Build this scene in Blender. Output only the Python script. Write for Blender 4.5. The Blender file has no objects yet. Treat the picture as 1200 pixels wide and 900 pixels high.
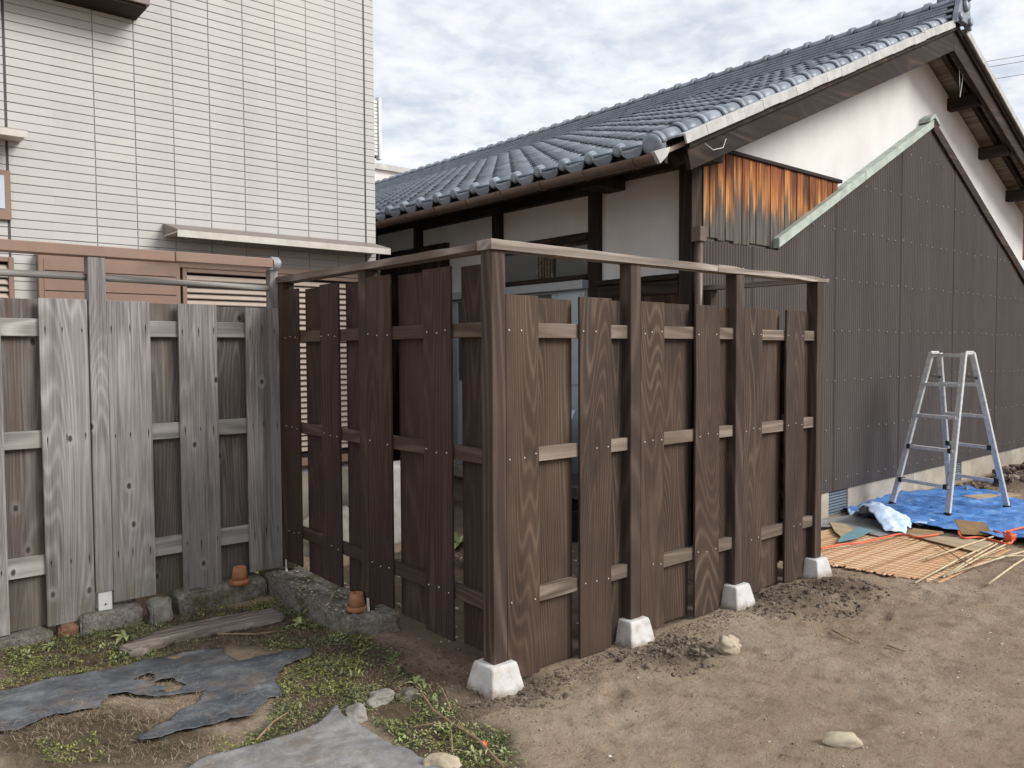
import bpy, bmesh, math, random
import numpy as np
from mathutils import Vector, Matrix, noise
random.seed(7)
scene = bpy.context.scene
col = scene.collection

# ------------------------------------------------------------------ camera
CAM = np.array([-2.1661, -2.6887, 1.5043]); FPX = 934.22
YAW, PITCH, ROLL = 0.7029, 0.0411, -0.0053
def _rot():
    fw = np.array([math.sin(YAW)*math.cos(PITCH), math.cos(YAW)*math.cos(PITCH), -math.sin(PITCH)])
    r = np.array([math.cos(YAW), -math.sin(YAW), 0.0]); u = np.cross(r, fw)
    c, s = math.cos(ROLL), math.sin(ROLL)
    return np.array([c*r+s*u, -s*r+c*u, fw])
ROT = _rot()
def un(u, v, ax, val):
    """pixel of the 1200x900 photograph -> point on the plane axis=val"""
    d = np.array([(u-600)/FPX, (450-v)/FPX, 1.0]) @ ROT
    return CAM + d*(val-CAM[ax])/d[ax]
def gp(u, v, z=0.0):
    q = un(u, v, 2, z); return (q[0], q[1])
cd = bpy.data.cameras.new('camera'); cam = bpy.data.objects.new('camera', cd); col.objects.link(cam)
cd.sensor_width = 36; cd.lens = 36*FPX/1200; cd.clip_start = .05; cd.clip_end = 3000
m = Matrix.Identity(4)
for i in range(3):
    m[i][0], m[i][1], m[i][2], m[i][3] = ROT[0][i], ROT[1][i], -ROT[2][i], CAM[i]
cam.matrix_world = m
scene.camera = cam

# ------------------------------------------------------------------ world, sun, exposure
SUN_DIR = Vector((.46, -.74, .62)).normalized()        # towards the sun
w = bpy.data.worlds.new('World'); scene.world = w; w.use_nodes = True
nt = w.node_tree; nt.nodes.clear()
def N(t, **k):
    n = nt.nodes.new(t)
    for a, b in k.items(): setattr(n, a, b)
    return n
def L(a, b): nt.links.new(a, b)
out = N('ShaderNodeOutputWorld'); bg = N('ShaderNodeBackground'); bg.inputs[1].default_value = .1
sky = N('ShaderNodeTexSky', sky_type='NISHITA', sun_disc=False)
sky.sun_elevation = math.asin(SUN_DIR.z); sky.sun_rotation = math.atan2(SUN_DIR.x, SUN_DIR.y)
tc = N('ShaderNodeTexCoord'); sep = N('ShaderNodeSeparateXYZ'); L(tc.outputs['Generated'], sep.inputs[0])
def M(op, a, b=None, c=None):
    n = N('ShaderNodeMath', operation=op)
    for i, x in enumerate((a, b, c)):
        if x is None: continue
        if isinstance(x, (int, float)): n.inputs[i].default_value = x
        else: L(x, n.inputs[i])
    return n.outputs[0]
den = M('ADD', M('MAXIMUM', sep.outputs[2], 0.0), .16)
cmb = N('ShaderNodeCombineXYZ'); L(M('DIVIDE', sep.outputs[0], den), cmb.inputs[0]); L(M('DIVIDE', sep.outputs[1], den), cmb.inputs[1])
def NZ(scale, detail, rough, dist, vec):
    n = N('ShaderNodeTexNoise'); n.inputs['Scale'].default_value = scale; n.inputs['Detail'].default_value = detail
    n.inputs['Roughness'].default_value = rough; n.inputs['Distortion'].default_value = dist; L(vec, n.inputs['Vector']); return n.outputs[0]
big = NZ(.95, 4, .55, .6, cmb.outputs[0]); rip = NZ(6.0, 4, .5, .5, cmb.outputs[0]); fin = NZ(15, 4, .6, .3, cmb.outputs[0])
den_c = M('ADD', M('ADD', M('MULTIPLY', big, .38), M('MULTIPLY', rip, .40)), M('MULTIPLY', fin, .22))
def RAMP(fac, *st):
    r = N('ShaderNodeValToRGB'); e = r.color_ramp.elements
    while len(e) < len(st): e.new(.5)
    for k, (p, c) in zip(e, st): k.position = p; k.color = (*c, 1)
    L(fac, r.inputs[0]); return r.outputs[0]
cov = RAMP(den_c, (.32, (.75,)*3), (.48, (1.0,)*3))
ccol = RAMP(den_c, (.38, (.525, .56, .63)), (.48, (.615, .642, .69)), (.58, (.72, .73, .748)))
sc10 = N('ShaderNodeVectorMath', operation='SCALE'); L(ccol, sc10.inputs[0]); sc10.inputs['Scale'].default_value = 9.7
mx = N('ShaderNodeMix', data_type='RGBA'); L(cov, mx.inputs[0]); L(sky.outputs[0], mx.inputs[6]); L(sc10.outputs[0], mx.inputs[7])
L(mx.outputs[2], bg.inputs[0]); L(bg.outputs[0], out.inputs[0])
sd = bpy.data.lights.new('sun', 'SUN'); sd.energy = 2.5; sd.angle = math.radians(28); sd.color = (1, .965, .91)
so = bpy.data.objects.new('sun', sd); col.objects.link(so); so.rotation_euler = SUN_DIR.to_track_quat('Z', 'Y').to_euler()
so.location = (6, -6, 8)
vs = scene.view_settings
vs.view_transform = 'Standard'; vs.look = 'None'; vs.gamma = 1; vs.use_curve_mapping = False; vs.exposure = 0.55
scene.cycles.max_bounces = 8; scene.cycles.use_denoising = True

# ------------------------------------------------------------------ materials
class MT:
    """small wrapper to write node materials shortly"""
    def __init__(s, name, rough=.7, spec=.3, metal=0.0):
        s.m = bpy.data.materials.new(name); s.m.use_nodes = True; s.t = s.m.node_tree; s.n = s.t.nodes
        s.b = s.n['Principled BSDF']; s.b.inputs['Roughness'].default_value = rough
        s.b.inputs['Specular IOR Level'].default_value = spec; s.b.inputs['Metallic'].default_value = metal
        s.tc = s.n.new('ShaderNodeTexCoord'); s.oi = s.n.new('ShaderNodeObjectInfo'); s._v = None
    def link(s, a, b): s.t.links.new(a, b)
    def vec(s, per_object=True):
        if s._v is None:
            if per_object:
                k = s.n.new('ShaderNodeVectorMath'); k.operation = 'SCALE'; k.inputs[0].default_value = (17.3, 31.7, 23.1)
                s.link(s.oi.outputs['Random'], k.inputs['Scale'])
                a = s.n.new('ShaderNodeVectorMath'); a.operation = 'ADD'
                s.link(s.tc.outputs['Object'], a.inputs[0]); s.link(k.outputs[0], a.inputs[1]); s._v = a.outputs[0]
            else: s._v = s.tc.outputs['Object']
        return s._v
    def noise(s, scale, sc=(1, 1, 1), detail=4, rough=.55, dist=0, vec=None):
        mp = s.n.new('ShaderNodeMapping'); mp.inputs['Scale'].default_value = sc; s.link(vec or s.vec(), mp.inputs[0])
        n = s.n.new('ShaderNodeTexNoise'); n.inputs['Scale'].default_value = scale; n.inputs['Detail'].default_value = detail
        n.inputs['Roughness'].default_value = rough; n.inputs['Distortion'].default_value = dist; s.link(mp.outputs[0], n.inputs['Vector'])
        return n.outputs[0]
    def voro(s, scale, sc=(1, 1, 1), feature='F1'):
        mp = s.n.new('ShaderNodeMapping'); mp.inputs['Scale'].default_value = sc; s.link(s.vec(), mp.inputs[0])
        n = s.n.new('ShaderNodeTexVoronoi'); n.feature = feature; n.inputs['Scale'].default_value = scale; s.link(mp.outputs[0], n.inputs['Vector'])
        return n.outputs['Distance']
    def math(s, op, a, b=None, clamp=False):
        n = s.n.new('ShaderNodeMath'); n.operation = op; n.use_clamp = clamp
        for i, x in enumerate((a, b)):
            if x is None: continue
            if isinstance(x, (int, float)): n.inputs[i].default_value = x
            else: s.link(x, n.inputs[i])
        return n.outputs[0]
    def ramp(s, fac, *st):
        r = s.n.new('ShaderNodeValToRGB'); e = r.color_ramp.elements
        while len(e) < len(st): e.new(.5)
        for k, (p, c) in zip(e, st): k.position = p; k.color = (*c, 1) if len(c) == 3 else c
        s.link(fac, r.inputs[0]); return r.outputs[0]
    def step(s, fac, a, b): return s.ramp(fac, (a, (0, 0, 0)), (b, (1, 1, 1)))
    def mix(s, fac, a, b, mode='MIX'):
        n = s.n.new('ShaderNodeMix'); n.data_type = 'RGBA'; n.blend_type = mode
        for i, x in ((0, fac), (6, a), (7, b)):
            if isinstance(x, (int, float)): n.inputs[i].default_value = x
            elif isinstance(x, tuple): n.inputs[i].default_value = (*x, 1)
            else: s.link(x, n.inputs[i])
        return n.outputs[2]
    def pos(s):
        g = s.n.new('ShaderNodeNewGeometry'); p = s.n.new('ShaderNodeSeparateXYZ'); s.link(g.outputs['Position'], p.inputs[0]); return p.outputs
    def color(s, c):
        if isinstance(c, tuple): s.b.inputs['Base Color'].default_value = (*c, 1)
        else: s.link(c, s.b.inputs['Base Color'])
    def rough(s, r): s.link(r, s.b.inputs['Roughness'])
    def bump(s, h, strength=.4, dist=.01):
        n = s.n.new('ShaderNodeBump'); n.inputs['Strength'].default_value = strength; n.inputs['Distance'].default_value = dist
        s.link(h, n.inputs['Height']); s.link(n.outputs[0], s.b.inputs['Normal'])
    def vary(s, c, amt=.25):
        """lighter / darker from object to object"""
        f = s.math('ADD', s.math('MULTIPLY', s.oi.outputs['Random'], amt*2), 1-amt)
        cb = s.n.new('ShaderNodeVectorMath'); cb.operation = 'SCALE'; s.link(c, cb.inputs[0]); s.link(f, cb.inputs['Scale']); return cb.outputs[0]

def wood(name, dark, mid, light, along=2, fig=5.0, lines=26, rough=.75, knots=False, streak=None, moss=False, vary=.16, fibre=.5, con=.38):
    t = MT(name, rough, .25)
    sc = [1.0, 1.0, 1.0]; sc[along] = .10
    f1 = t.noise(fig, tuple(sc), 1.3, .4, .25)
    band = t.math('ADD', t.math('MULTIPLY', t.math('SINE', t.math('MULTIPLY', f1, lines*6.283)), .5), .5)
    sc2 = [1.0, 1.0, 1.0]; sc2[along] = .018
    fib = t.noise(130, tuple(sc2), 4, .65)
    blot = t.noise(3.0, tuple([1 if i != along else .35 for i in range(3)]), 4, .6)
    wear = t.step(t.noise(2.2, tuple([1 if i != along else .4 for i in range(3)]), 5, .65), .36, .66)
    g = t.math('ADD', t.math('MULTIPLY', t.math('MULTIPLY', t.math('POWER', band, 2.6), t.math('ADD', t.math('MULTIPLY', wear, 1.3), .25)), con), t.math('MULTIPLY', fib, fibre))
    g = t.math('ADD', g, t.math('MULTIPLY', t.math('SUBTRACT', blot, .5), .8))
    c = t.ramp(g, (.12, dark), (.42, mid), (.85, light))
    if streak:
        s3 = [1.0, 1.0, 1.0]; s3[along] = .03
        st = t.step(t.noise(14, tuple(s3), 4, .65), .52, .70)
        c = t.mix(t.math('MULTIPLY', st, .65), c, streak)
    if knots:
        sp = t.n.new('ShaderNodeSeparateXYZ'); t.link(t.vec(), sp.inputs[0]); cb_ = t.n.new('ShaderNodeCombineXYZ')
        t.link(sp.outputs[0], cb_.inputs[0]); t.link(t.math('MULTIPLY', sp.outputs[2], .62), cb_.inputs[1])
        vo = t.n.new('ShaderNodeTexVoronoi'); vo.voronoi_dimensions = '2D'; vo.inputs['Scale'].default_value = 4.2; t.link(cb_.outputs[0], vo.inputs['Vector'])
        k = t.math('ADD', vo.outputs['Distance'], t.math('MULTIPLY', t.math('SUBTRACT', t.noise(40, (1, 1, 1), 2), .5), .03)); on = t.math('GREATER_THAN', vo.outputs['Color'], .52); kn = t.ramp(k, (.0, (1,)*3), (.035, (.85,)*3), (.06, (0,)*3))
        halo = t.ramp(k, (.05, (.5,)*3), (.14, (0,)*3))
        c = t.mix(t.math('MULTIPLY', halo, on), c, light); c = t.mix(t.math('MULTIPLY', kn, on), c, (.035, .027, .022))
    if moss:
        z = t.pos()[2]; mk = t.math('MULTIPLY', t.ramp(z, (.10, (1,)*3), (.36, (0,)*3)), t.step(t.noise(7), .40, .66))
        c = t.mix(t.math('MULTIPLY', mk, .6), c, (.135, .128, .072))
    c = t.vary(c, vary); t.color(c)
    t.bump(t.math('ADD', t.math('MULTIPLY', band, .25), fib), .35, .004)
    return t.m

MAT = {}
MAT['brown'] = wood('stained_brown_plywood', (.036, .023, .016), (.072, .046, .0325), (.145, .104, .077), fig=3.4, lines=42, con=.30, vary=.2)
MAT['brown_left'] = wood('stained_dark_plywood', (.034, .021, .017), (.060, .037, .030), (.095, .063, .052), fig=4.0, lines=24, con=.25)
MAT['brown_post'] = wood('stained_brown_post', (.042, .028, .021), (.072, .047, .036), (.12, .086, .067), fig=3, lines=16, vary=.1)
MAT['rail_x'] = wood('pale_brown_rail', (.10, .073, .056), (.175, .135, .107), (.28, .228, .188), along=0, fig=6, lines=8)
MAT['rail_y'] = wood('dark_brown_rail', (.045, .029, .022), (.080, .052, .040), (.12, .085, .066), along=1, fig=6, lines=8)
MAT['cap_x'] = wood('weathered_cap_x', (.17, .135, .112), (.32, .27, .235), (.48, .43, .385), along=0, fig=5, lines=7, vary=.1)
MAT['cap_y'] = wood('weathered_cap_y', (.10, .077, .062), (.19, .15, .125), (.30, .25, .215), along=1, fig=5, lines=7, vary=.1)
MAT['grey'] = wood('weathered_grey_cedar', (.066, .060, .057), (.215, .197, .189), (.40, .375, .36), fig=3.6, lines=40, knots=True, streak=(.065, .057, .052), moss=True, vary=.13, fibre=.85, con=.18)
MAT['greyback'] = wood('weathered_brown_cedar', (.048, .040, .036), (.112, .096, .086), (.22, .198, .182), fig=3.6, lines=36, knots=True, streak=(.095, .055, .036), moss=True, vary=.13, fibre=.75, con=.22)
MAT['greyrail'] = wood('weathered_pale_rail', (.14, .132, .122), (.29, .275, .255), (.42, .40, .375), along=0, fig=5, lines=8, knots=True)
MAT['olddark'] = wood('old_dark_timber', (.014, .010, .008), (.032, .023, .018), (.07, .052, .042), fig=4, lines=10)
MAT['olddark_x'] = wood('old_dark_beam_x', (.012, .0075, .005), (.028, .017, .011), (.068, .044, .031), along=0, fig=4, lines=10, streak=(.02, .014, .011))
MAT['olddark_y'] = wood('old_dark_beam_y', (.014, .010, .008), (.03, .022, .018), (.06, .046, .038), along=1, fig=4, lines=10)
MAT['redwood'] = wood('red_brown_board', (.03, .014, .011), (.065, .030, .024), (.11, .058, .046), fig=4, lines=9)
MAT['plank'] = wood('grey_ground_plank', (.10, .082, .066), (.20, .168, .138), (.31, .27, .23), along=0, fig=4, lines=11, streak=(.06, .045, .034))
MAT['soffit'] = wood('pale_soffit_board', (.16, .12, .09), (.32, .26, .205), (.42, .36, .29), along=1, fig=4, lines=8)

def flat(name, c, rough=.6, spec=.4, metal=0, amt=.12, scale=9, bumps=0, stain=None, sc=(1, 1, 1)):
    t = MT(name, rough, spec, metal)
    n = t.noise(scale, sc, 5, .6); lo = tuple(x*(1-amt*1.6) for x in c); hi = tuple(min(1, x*(1+amt)) for x in c)
    cc = t.ramp(n, (.25, lo), (.7, hi))
    if stain: cc = t.mix(t.math('MULTIPLY', t.step(t.noise(2.3, (1, 1, .35), 5, .65), .5, .8), .6), cc, stain)
    t.color(cc)
    if bumps: t.bump(t.noise(scale*14, (1, 1, 1), 4, .6), bumps, .004)
    return t.m
MAT['tile'] = None
def tile_mat():
    t = MT('cream_ceramic_wall_tile', .62, .3)
    n = t.noise(160, (1, 1, 1), 3, .6); gq = t.n.new('ShaderNodeNewGeometry'); b = t.noise(1.1, (1, 1, 1), 4, .6, vec=gq.outputs['Position'])
    c = t.mix(t.math('MULTIPLY', n, .35), (.51, .502, .478), (.43, .424, .408)); c = t.mix(t.math('MULTIPLY', t.step(b, .48, .7), .35), c, (.55, .52, .455)); st_ = t.noise(2.6, (1.6, 1, .16), 5, .65, vec=gq.outputs['Position']); c = t.mix(t.math('MULTIPLY', t.step(st_, .5, .75), .3), c, (.40, .385, .355)); c = t.vary(c, .03); t.color(c); t.bump(n, .28, .002); return t.m
MAT['tile'] = tile_mat()
MAT['joint'] = flat('wall_tile_joint', (.42, .42, .45), .9, .1)
MAT['sealant'] = flat('dark_sealant', (.085, .083, .09), .8, .2)
MAT['canopy_top'] = flat('grey_brown_canopy_metal', (.21, .175, .155), .5, .4, stain=(.12, .10, .085))
MAT['canopy_under'] = flat('cream_canopy_fascia', (.55, .52, .46), .5, .4, stain=(.40, .36, .30))
MAT['trim'] = flat('rose_brown_aluminium', (.25, .162, .122), .45, .4, amt=.06)
MAT['louver'] = flat('beige_louver', (.43, .35, .295), .5, .4, amt=.06)
MAT['shutter_dark'] = flat('dark_gap', (.03, .027, .026), .8, .1)
MAT['plaster'] = None
def plaster():
    t = MT('white_plaster', .85, .15)
    n = t.noise(1.6, (1, 1, .6), 5, .6, vec=t.tc.outputs['Object']); f = t.noise(60)
    c = t.ramp(n, (.3, (.63, .615, .60)), (.65, (.755, .745, .73))); t.color(c); t.bump(f, .15, .003); return t.m
MAT['plaster'] = plaster()
def rooftile():
    t = MT('smoked_silver_roof_tile', .33, .55)
    n = t.noise(6, (1, 1, 1), 4, .6); f = t.noise(70)
    c = t.ramp(n, (.3, (.15, .175, .215)), (.7, (.25, .285, .335))); c = t.vary(c, .22); t.color(c)
    t.rough(t.math('ADD', t.math('MULTIPLY', n, .3), .3)); t.bump(f, .1, .002); return t.m
MAT['roof'] = rooftile()
MAT['verge'] = flat('pale_verge_tile', (.47, .465, .45), .5, .4, amt=.18, stain=(.30, .285, .265))
MAT['gutter'] = flat('brown_gutter', (.13, .085, .066), .4, .5, amt=.2)
MAT['green'] = flat('verdigris_flashing', (.40, .46, .405), .6, .3, amt=.2, stain=(.33, .36, .31))
def corr():
    t = MT('brown_corrugated_steel', .7, .06); t._v = t.tc.outputs['Object']
    n = t.noise(2.2, (1.5, 1, .25), 5, .65); f = t.noise(28, (1, 1, .12), 3, .6)
    c = t.ramp(n, (.3, (.098, .085, .080)), (.7, (.128, .113, .107))); c = t.mix(t.math('MULTIPLY', t.step(f, .55, .75), .35), c, (.15, .14, .135))
    t.color(t.vary(c, .03)); t.rough(t.math('ADD', t.math('MULTIPLY', n, .2), .58)); return t.m
MAT['corr'] = corr()
MAT['concrete'] = flat('foundation_concrete', (.40, .355, .295), .9, .15, amt=.25, scale=3, bumps=.3, stain=(.28, .23, .175))
MAT['vent'] = flat('blue_grey_vent', (.16, .20, .23), .5, .4)
def footmat():
    t = MT('white_footing_concrete', .85, .2)
    n = t.noise(9, (1, 1, 1), 5, .65); f = t.noise(120); z = t.tc.outputs['Object']
    c = t.ramp(n, (.3, (.47, .46, .44)), (.65, (.61, .60, .58))); c = t.mix(t.math('MULTIPLY', t.step(t.noise(13), .56, .72), .5), c, (.40, .32, .22)); zz = t.pos()[2]; c = t.mix(t.math('MULTIPLY', t.ramp(t.math('ADD', zz, t.math('MULTIPLY', t.math('SUBTRACT', n, .5), .12)), (-.01, (1,)*3), (.035, (0,)*3)), .8), c, (.24, .18, .13))
    t.color(c); t.bump(f, .3, .004); return t.m
MAT['footing'] = footmat()
def mossy():
    t = MT('mossy_old_concrete', .92, .12)
    n = t.noise(5, (1, 1, 1), 6, .65); f = t.noise(55, (1, 1, 1), 5, .7); k = t.noise(11, (1, 1, 1), 5, .6)
    c = t.ramp(f, (.3, (.085, .077, .065)), (.55, (.20, .185, .16)), (.75, (.33, .315, .28)))
    c = t.mix(t.math('MULTIPLY', t.step(n, .46, .62), .75), c, (.070, .074, .026)); c = t.mix(t.math('MULTIPLY', t.step(k, .56, .72), .6), c, (.04, .033, .025))
    t.color(t.vary(c, .22)); t.bump(t.math('ADD', f, n), .7, .012); return t.m
MAT['mossy'] = mossy()
MAT['stone'] = flat('pale_field_stone', (.43, .36, .265), .85, .2, amt=.25, scale=14, bumps=.4, stain=(.52, .47, .39))
MAT['greystone'] = flat('grey_field_stone', (.27, .255, .225), .9, .15, amt=.3, scale=12, bumps=.5, stain=(.13, .12, .06))
MAT['terracotta'] = flat('terracotta', (.36, .155, .075), .8, .2, amt=.25, scale=20, stain=(.33, .22, .15))
MAT['brick'] = flat('old_brick', (.20, .105, .07), .9, .15, amt=.3, scale=20, bumps=.4)
MAT['aluminium'] = flat('dull_aluminium', (.62, .625, .63), .4, .5, .35, amt=.15, scale=25)
MAT['sash'] = flat('pale_aluminium_sash', (.44, .46, .48), .45, .5, .2, amt=.06)
MAT['screw'] = flat('zinc_screw', (.75, .74, .70), .35, .6, .3)
MAT['blackplastic'] = flat('black_plastic', (.02, .02, .022), .5, .4)
MAT['white'] = flat('white_plastic', (.70, .70, .69), .5, .4)
MAT['orange'] = flat('orange_cord', (.70, .12, .055), .5, .4)
MAT['twig'] = flat('dry_twig', (.26, .185, .115), .85, .15, amt=.3, scale=30)
MAT['bamboo'] = flat('pale_bamboo', (.56, .45, .29), .55, .35, amt=.2, scale=20)
def ember():
    t = MT('sun_bleached_charred_cedar', .75, .2)
    p = t.pos()[2]; s1 = t.noise(16, (1, 1, .05), 4, .65); s2 = t.noise(60, (1, 1, .03), 4, .6); s3 = t.noise(5, (1, 1, .12), 3, .6)
    h = t.math('ADD', t.math('MULTIPLY', t.math('SUBTRACT', p, 2.56), 2.6), t.math('MULTIPLY', t.math('SUBTRACT', s1, .5), 2.6))
    h = t.math('ADD', h, t.math('MULTIPLY', t.math('SUBTRACT', t.oi.outputs['Random'], .5), .55)); k = t.step(h, .0, .35)
    org = t.ramp(s2, (.25, (.06, .02, .011)), (.5, (.24, .075, .026)), (.76, (.46, .17, .055)))
    org = t.mix(t.math('MULTIPLY', t.step(t.math('ADD', s3, t.math('MULTIPLY', t.math('SUBTRACT', t.oi.outputs['Random'], .5), .3)), .44, .60), .85), org, (.07, .026, .015))
    br = t.ramp(h, (.25, (1,)*3), (1.0, (0,)*3)); hot = t.ramp(s2, (.3, (.40, .13, .035)), (.5, (.66, .30, .09)), (.75, (.78, .48, .20)))
    org = t.mix(t.math('MULTIPLY', br, t.step(t.noise(26, (1, 1, .04), 3, .6), .38, .58)), org, hot)
    gry = t.ramp(s2, (.3, (.036, .031, .027)), (.7, (.16, .145, .128)))
    t.color(t.mix(k, gry, org)); t.bump(s2, .4, .004); return t.m
MAT['ember'] = ember()
def glassmat(name, c, rough=.08):
    t = MT(name, rough, .6); t.color(c); return t.m
MAT['pane'] = glassmat('grey_window_pane', (.10, .105, .10), .12)
MAT['frost'] = flat('frosted_pane', (.50, .56, .62), .3, .5, amt=.05)
def sheetmat(name, a, b, c, scuff=(.42, .40, .37), soil=False):
    t = MT(name, .5, .4)
    n = t.noise(7, (1, 1, 1), 6, .65); f = t.noise(60, (1, 1, 1), 6, .7, .3)
    cc = t.ramp(n, (.3, a), (.52, b), (.72, c)); cc = t.mix(t.math('MULTIPLY', t.step(f, .56, .72), .5), cc, scuff)
    if soil: cc = t.mix(t.math('MULTIPLY', t.step(t.noise(4.5, (1, 1, 1), 7, .72), .50, .68), .75), cc, (.17, .125, .085))
    cr = t.noise(6, (1, 1, 1), 4, .6, .5); cre = t.math('ABSOLUTE', t.math('SUBTRACT', cr, .5)); cc = t.mix(t.ramp(cre, (.0, (.28,)*3), (.015, (0,)*3)), cc, scuff)
    t.color(cc); t.rough(t.math('ADD', t.math('MULTIPLY', n, .5), .25)); t.bump(t.math('ADD', t.math('MULTIPLY', cre, 2.0), t.math('MULTIPLY', f, .35)), .45, .012); return t.m
MAT['weedsheet'] = sheetmat('dark_weed_sheet', (.042, .048, .058), (.088, .096, .108), (.18, .19, .20), (.30, .295, .28), soil=True)
MAT['palesheet'] = sheetmat('pale_weed_sheet', (.13, .128, .13), (.215, .211, .208), (.30, .295, .288), soil=True)
MAT['tarp'] = sheetmat('blue_tarp', (.03, .12, .36), (.06, .20, .52), (.18, .36, .66), (.42, .53, .68))
MAT['bundle'] = sheetmat('pale_blue_plastic', (.33, .47, .70), (.52, .62, .78), (.70, .75, .82), (.80, .82, .85))
MAT['card'] = flat('cardboard', (.30, .205, .115), .85, .15, amt=.2, scale=12)
MAT['ply'] = flat('old_plywood', (.40, .315, .205), .8, .2, amt=.2, scale=8, sc=(1, .1, 1))
MAT['teal'] = flat('teal_sheet', (.17, .30, .34), .5, .4, amt=.12)
MAT['scrap'] = flat('grey_scrap_sheet', (.33, .335, .34), .5, .5, .3, amt=.25)
MAT['reed'] = None
def reed():
    t = MT('tan_reed_slat', .7, .25); a = t.n.new('ShaderNodeAttribute'); a.attribute_name = 'tone'
    n = t.noise(30, (.05, 1, 1), 3, .6)
    c = t.ramp(t.math('ADD', t.math('MULTIPLY', a.outputs['Fac'], .6), t.math('MULTIPLY', n, .4)), (.15, (.38, .21, .11)), (.5, (.66, .41, .235)), (.85, (.75, .54, .35)))
    t.color(c); return t.m
MAT['reed'] = reed()
def leafmat(name, c1, c2, c3):
    t = MT(name, .6, .3); a = t.n.new('ShaderNodeAttribute'); a.attribute_name = 'tone'
    t.color(t.ramp(a.outputs['Fac'], (.1, c1), (.55, c2), (.95, c3))); return t.m
MAT['weed'] = leafmat('weed_leaf', (.040, .052, .020), (.125, .155, .058), (.34, .38, .17))
MAT['moss'] = leafmat('yellow_moss', (.09, .105, .03), (.185, .215, .055), (.33, .34, .10))
MAT['straw'] = leafmat('dry_straw', (.075, .05, .032), (.19, .135, .085), (.40, .33, .24))
MAT['clod'] = leafmat('dirt_clod', (.085, .062, .046), (.155, .118, .09), (.25, .20, .158))
MAT['pebble'] = leafmat('pale_chip', (.18, .15, .115), (.38, .34, .28), (.62, .58, .50))
def dirt():
    t = MT('bare_earth', .95, .08)
    v = t.tc.outputs['Object']; t._v = v
    n = t.noise(.9, (1, 1, 1), 6, .62); f = t.noise(9, (1, 1, 1), 8, .72); g = t.noise(55, (1, 1, 1), 6, .75); s = t.noise(3.1, (1, 1, 1), 7, .7); h = t.noise(170, (1, 1, 1), 4, .7)
    c = t.ramp(n, (.3, (.275, .20, .138)), (.5, (.365, .278, .20)), (.68, (.44, .352, .268)))
    c = t.mix(t.math('MULTIPLY', t.step(s, .50, .68), .5), c, (.20, .148, .107))
    c = t.mix(t.math('MULTIPLY', t.step(f, .53, .66), .55), c, (.155, .113, .082))
    c = t.mix(t.math('MULTIPLY', t.ramp(f, (.34, (1,)*3), (.46, (0,)*3)), .5), c, (.44, .38, .315))
    c = t.mix(t.math('MULTIPLY', t.step(g, .57, .70), .6), c, (.095, .07, .053))
    c = t.mix(t.math('MULTIPLY', t.step(h, .60, .72), .45), c, (.40, .35, .29))
    a = t.n.new('ShaderNodeAttribute'); a.attribute_name = 'moss'
    c2 = t.ramp(f, (.35, (.065, .048, .034)), (.55, (.115, .09, .058)), (.7, (.125, .128, .062)))
    c = t.mix(t.math('MULTIPLY', a.outputs['Fac'], .9), c, c2)
    b = t.n.new('ShaderNodeAttribute'); b.attribute_name = 'damp'
    d2 = t.ramp(g, (.35, (.062, .045, .034)), (.6, (.125, .093, .07)))
    c = t.mix(t.math('MULTIPLY', b.outputs['Fac'], .85), c, d2); t.color(c)
    t.bump(t.math('ADD', t.math('ADD', f, t.math('MULTIPLY', g, .55)), t.math('MULTIPLY', h, .25)), 1.0, .03); return t.m
MAT['dirt'] = dirt()

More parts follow.
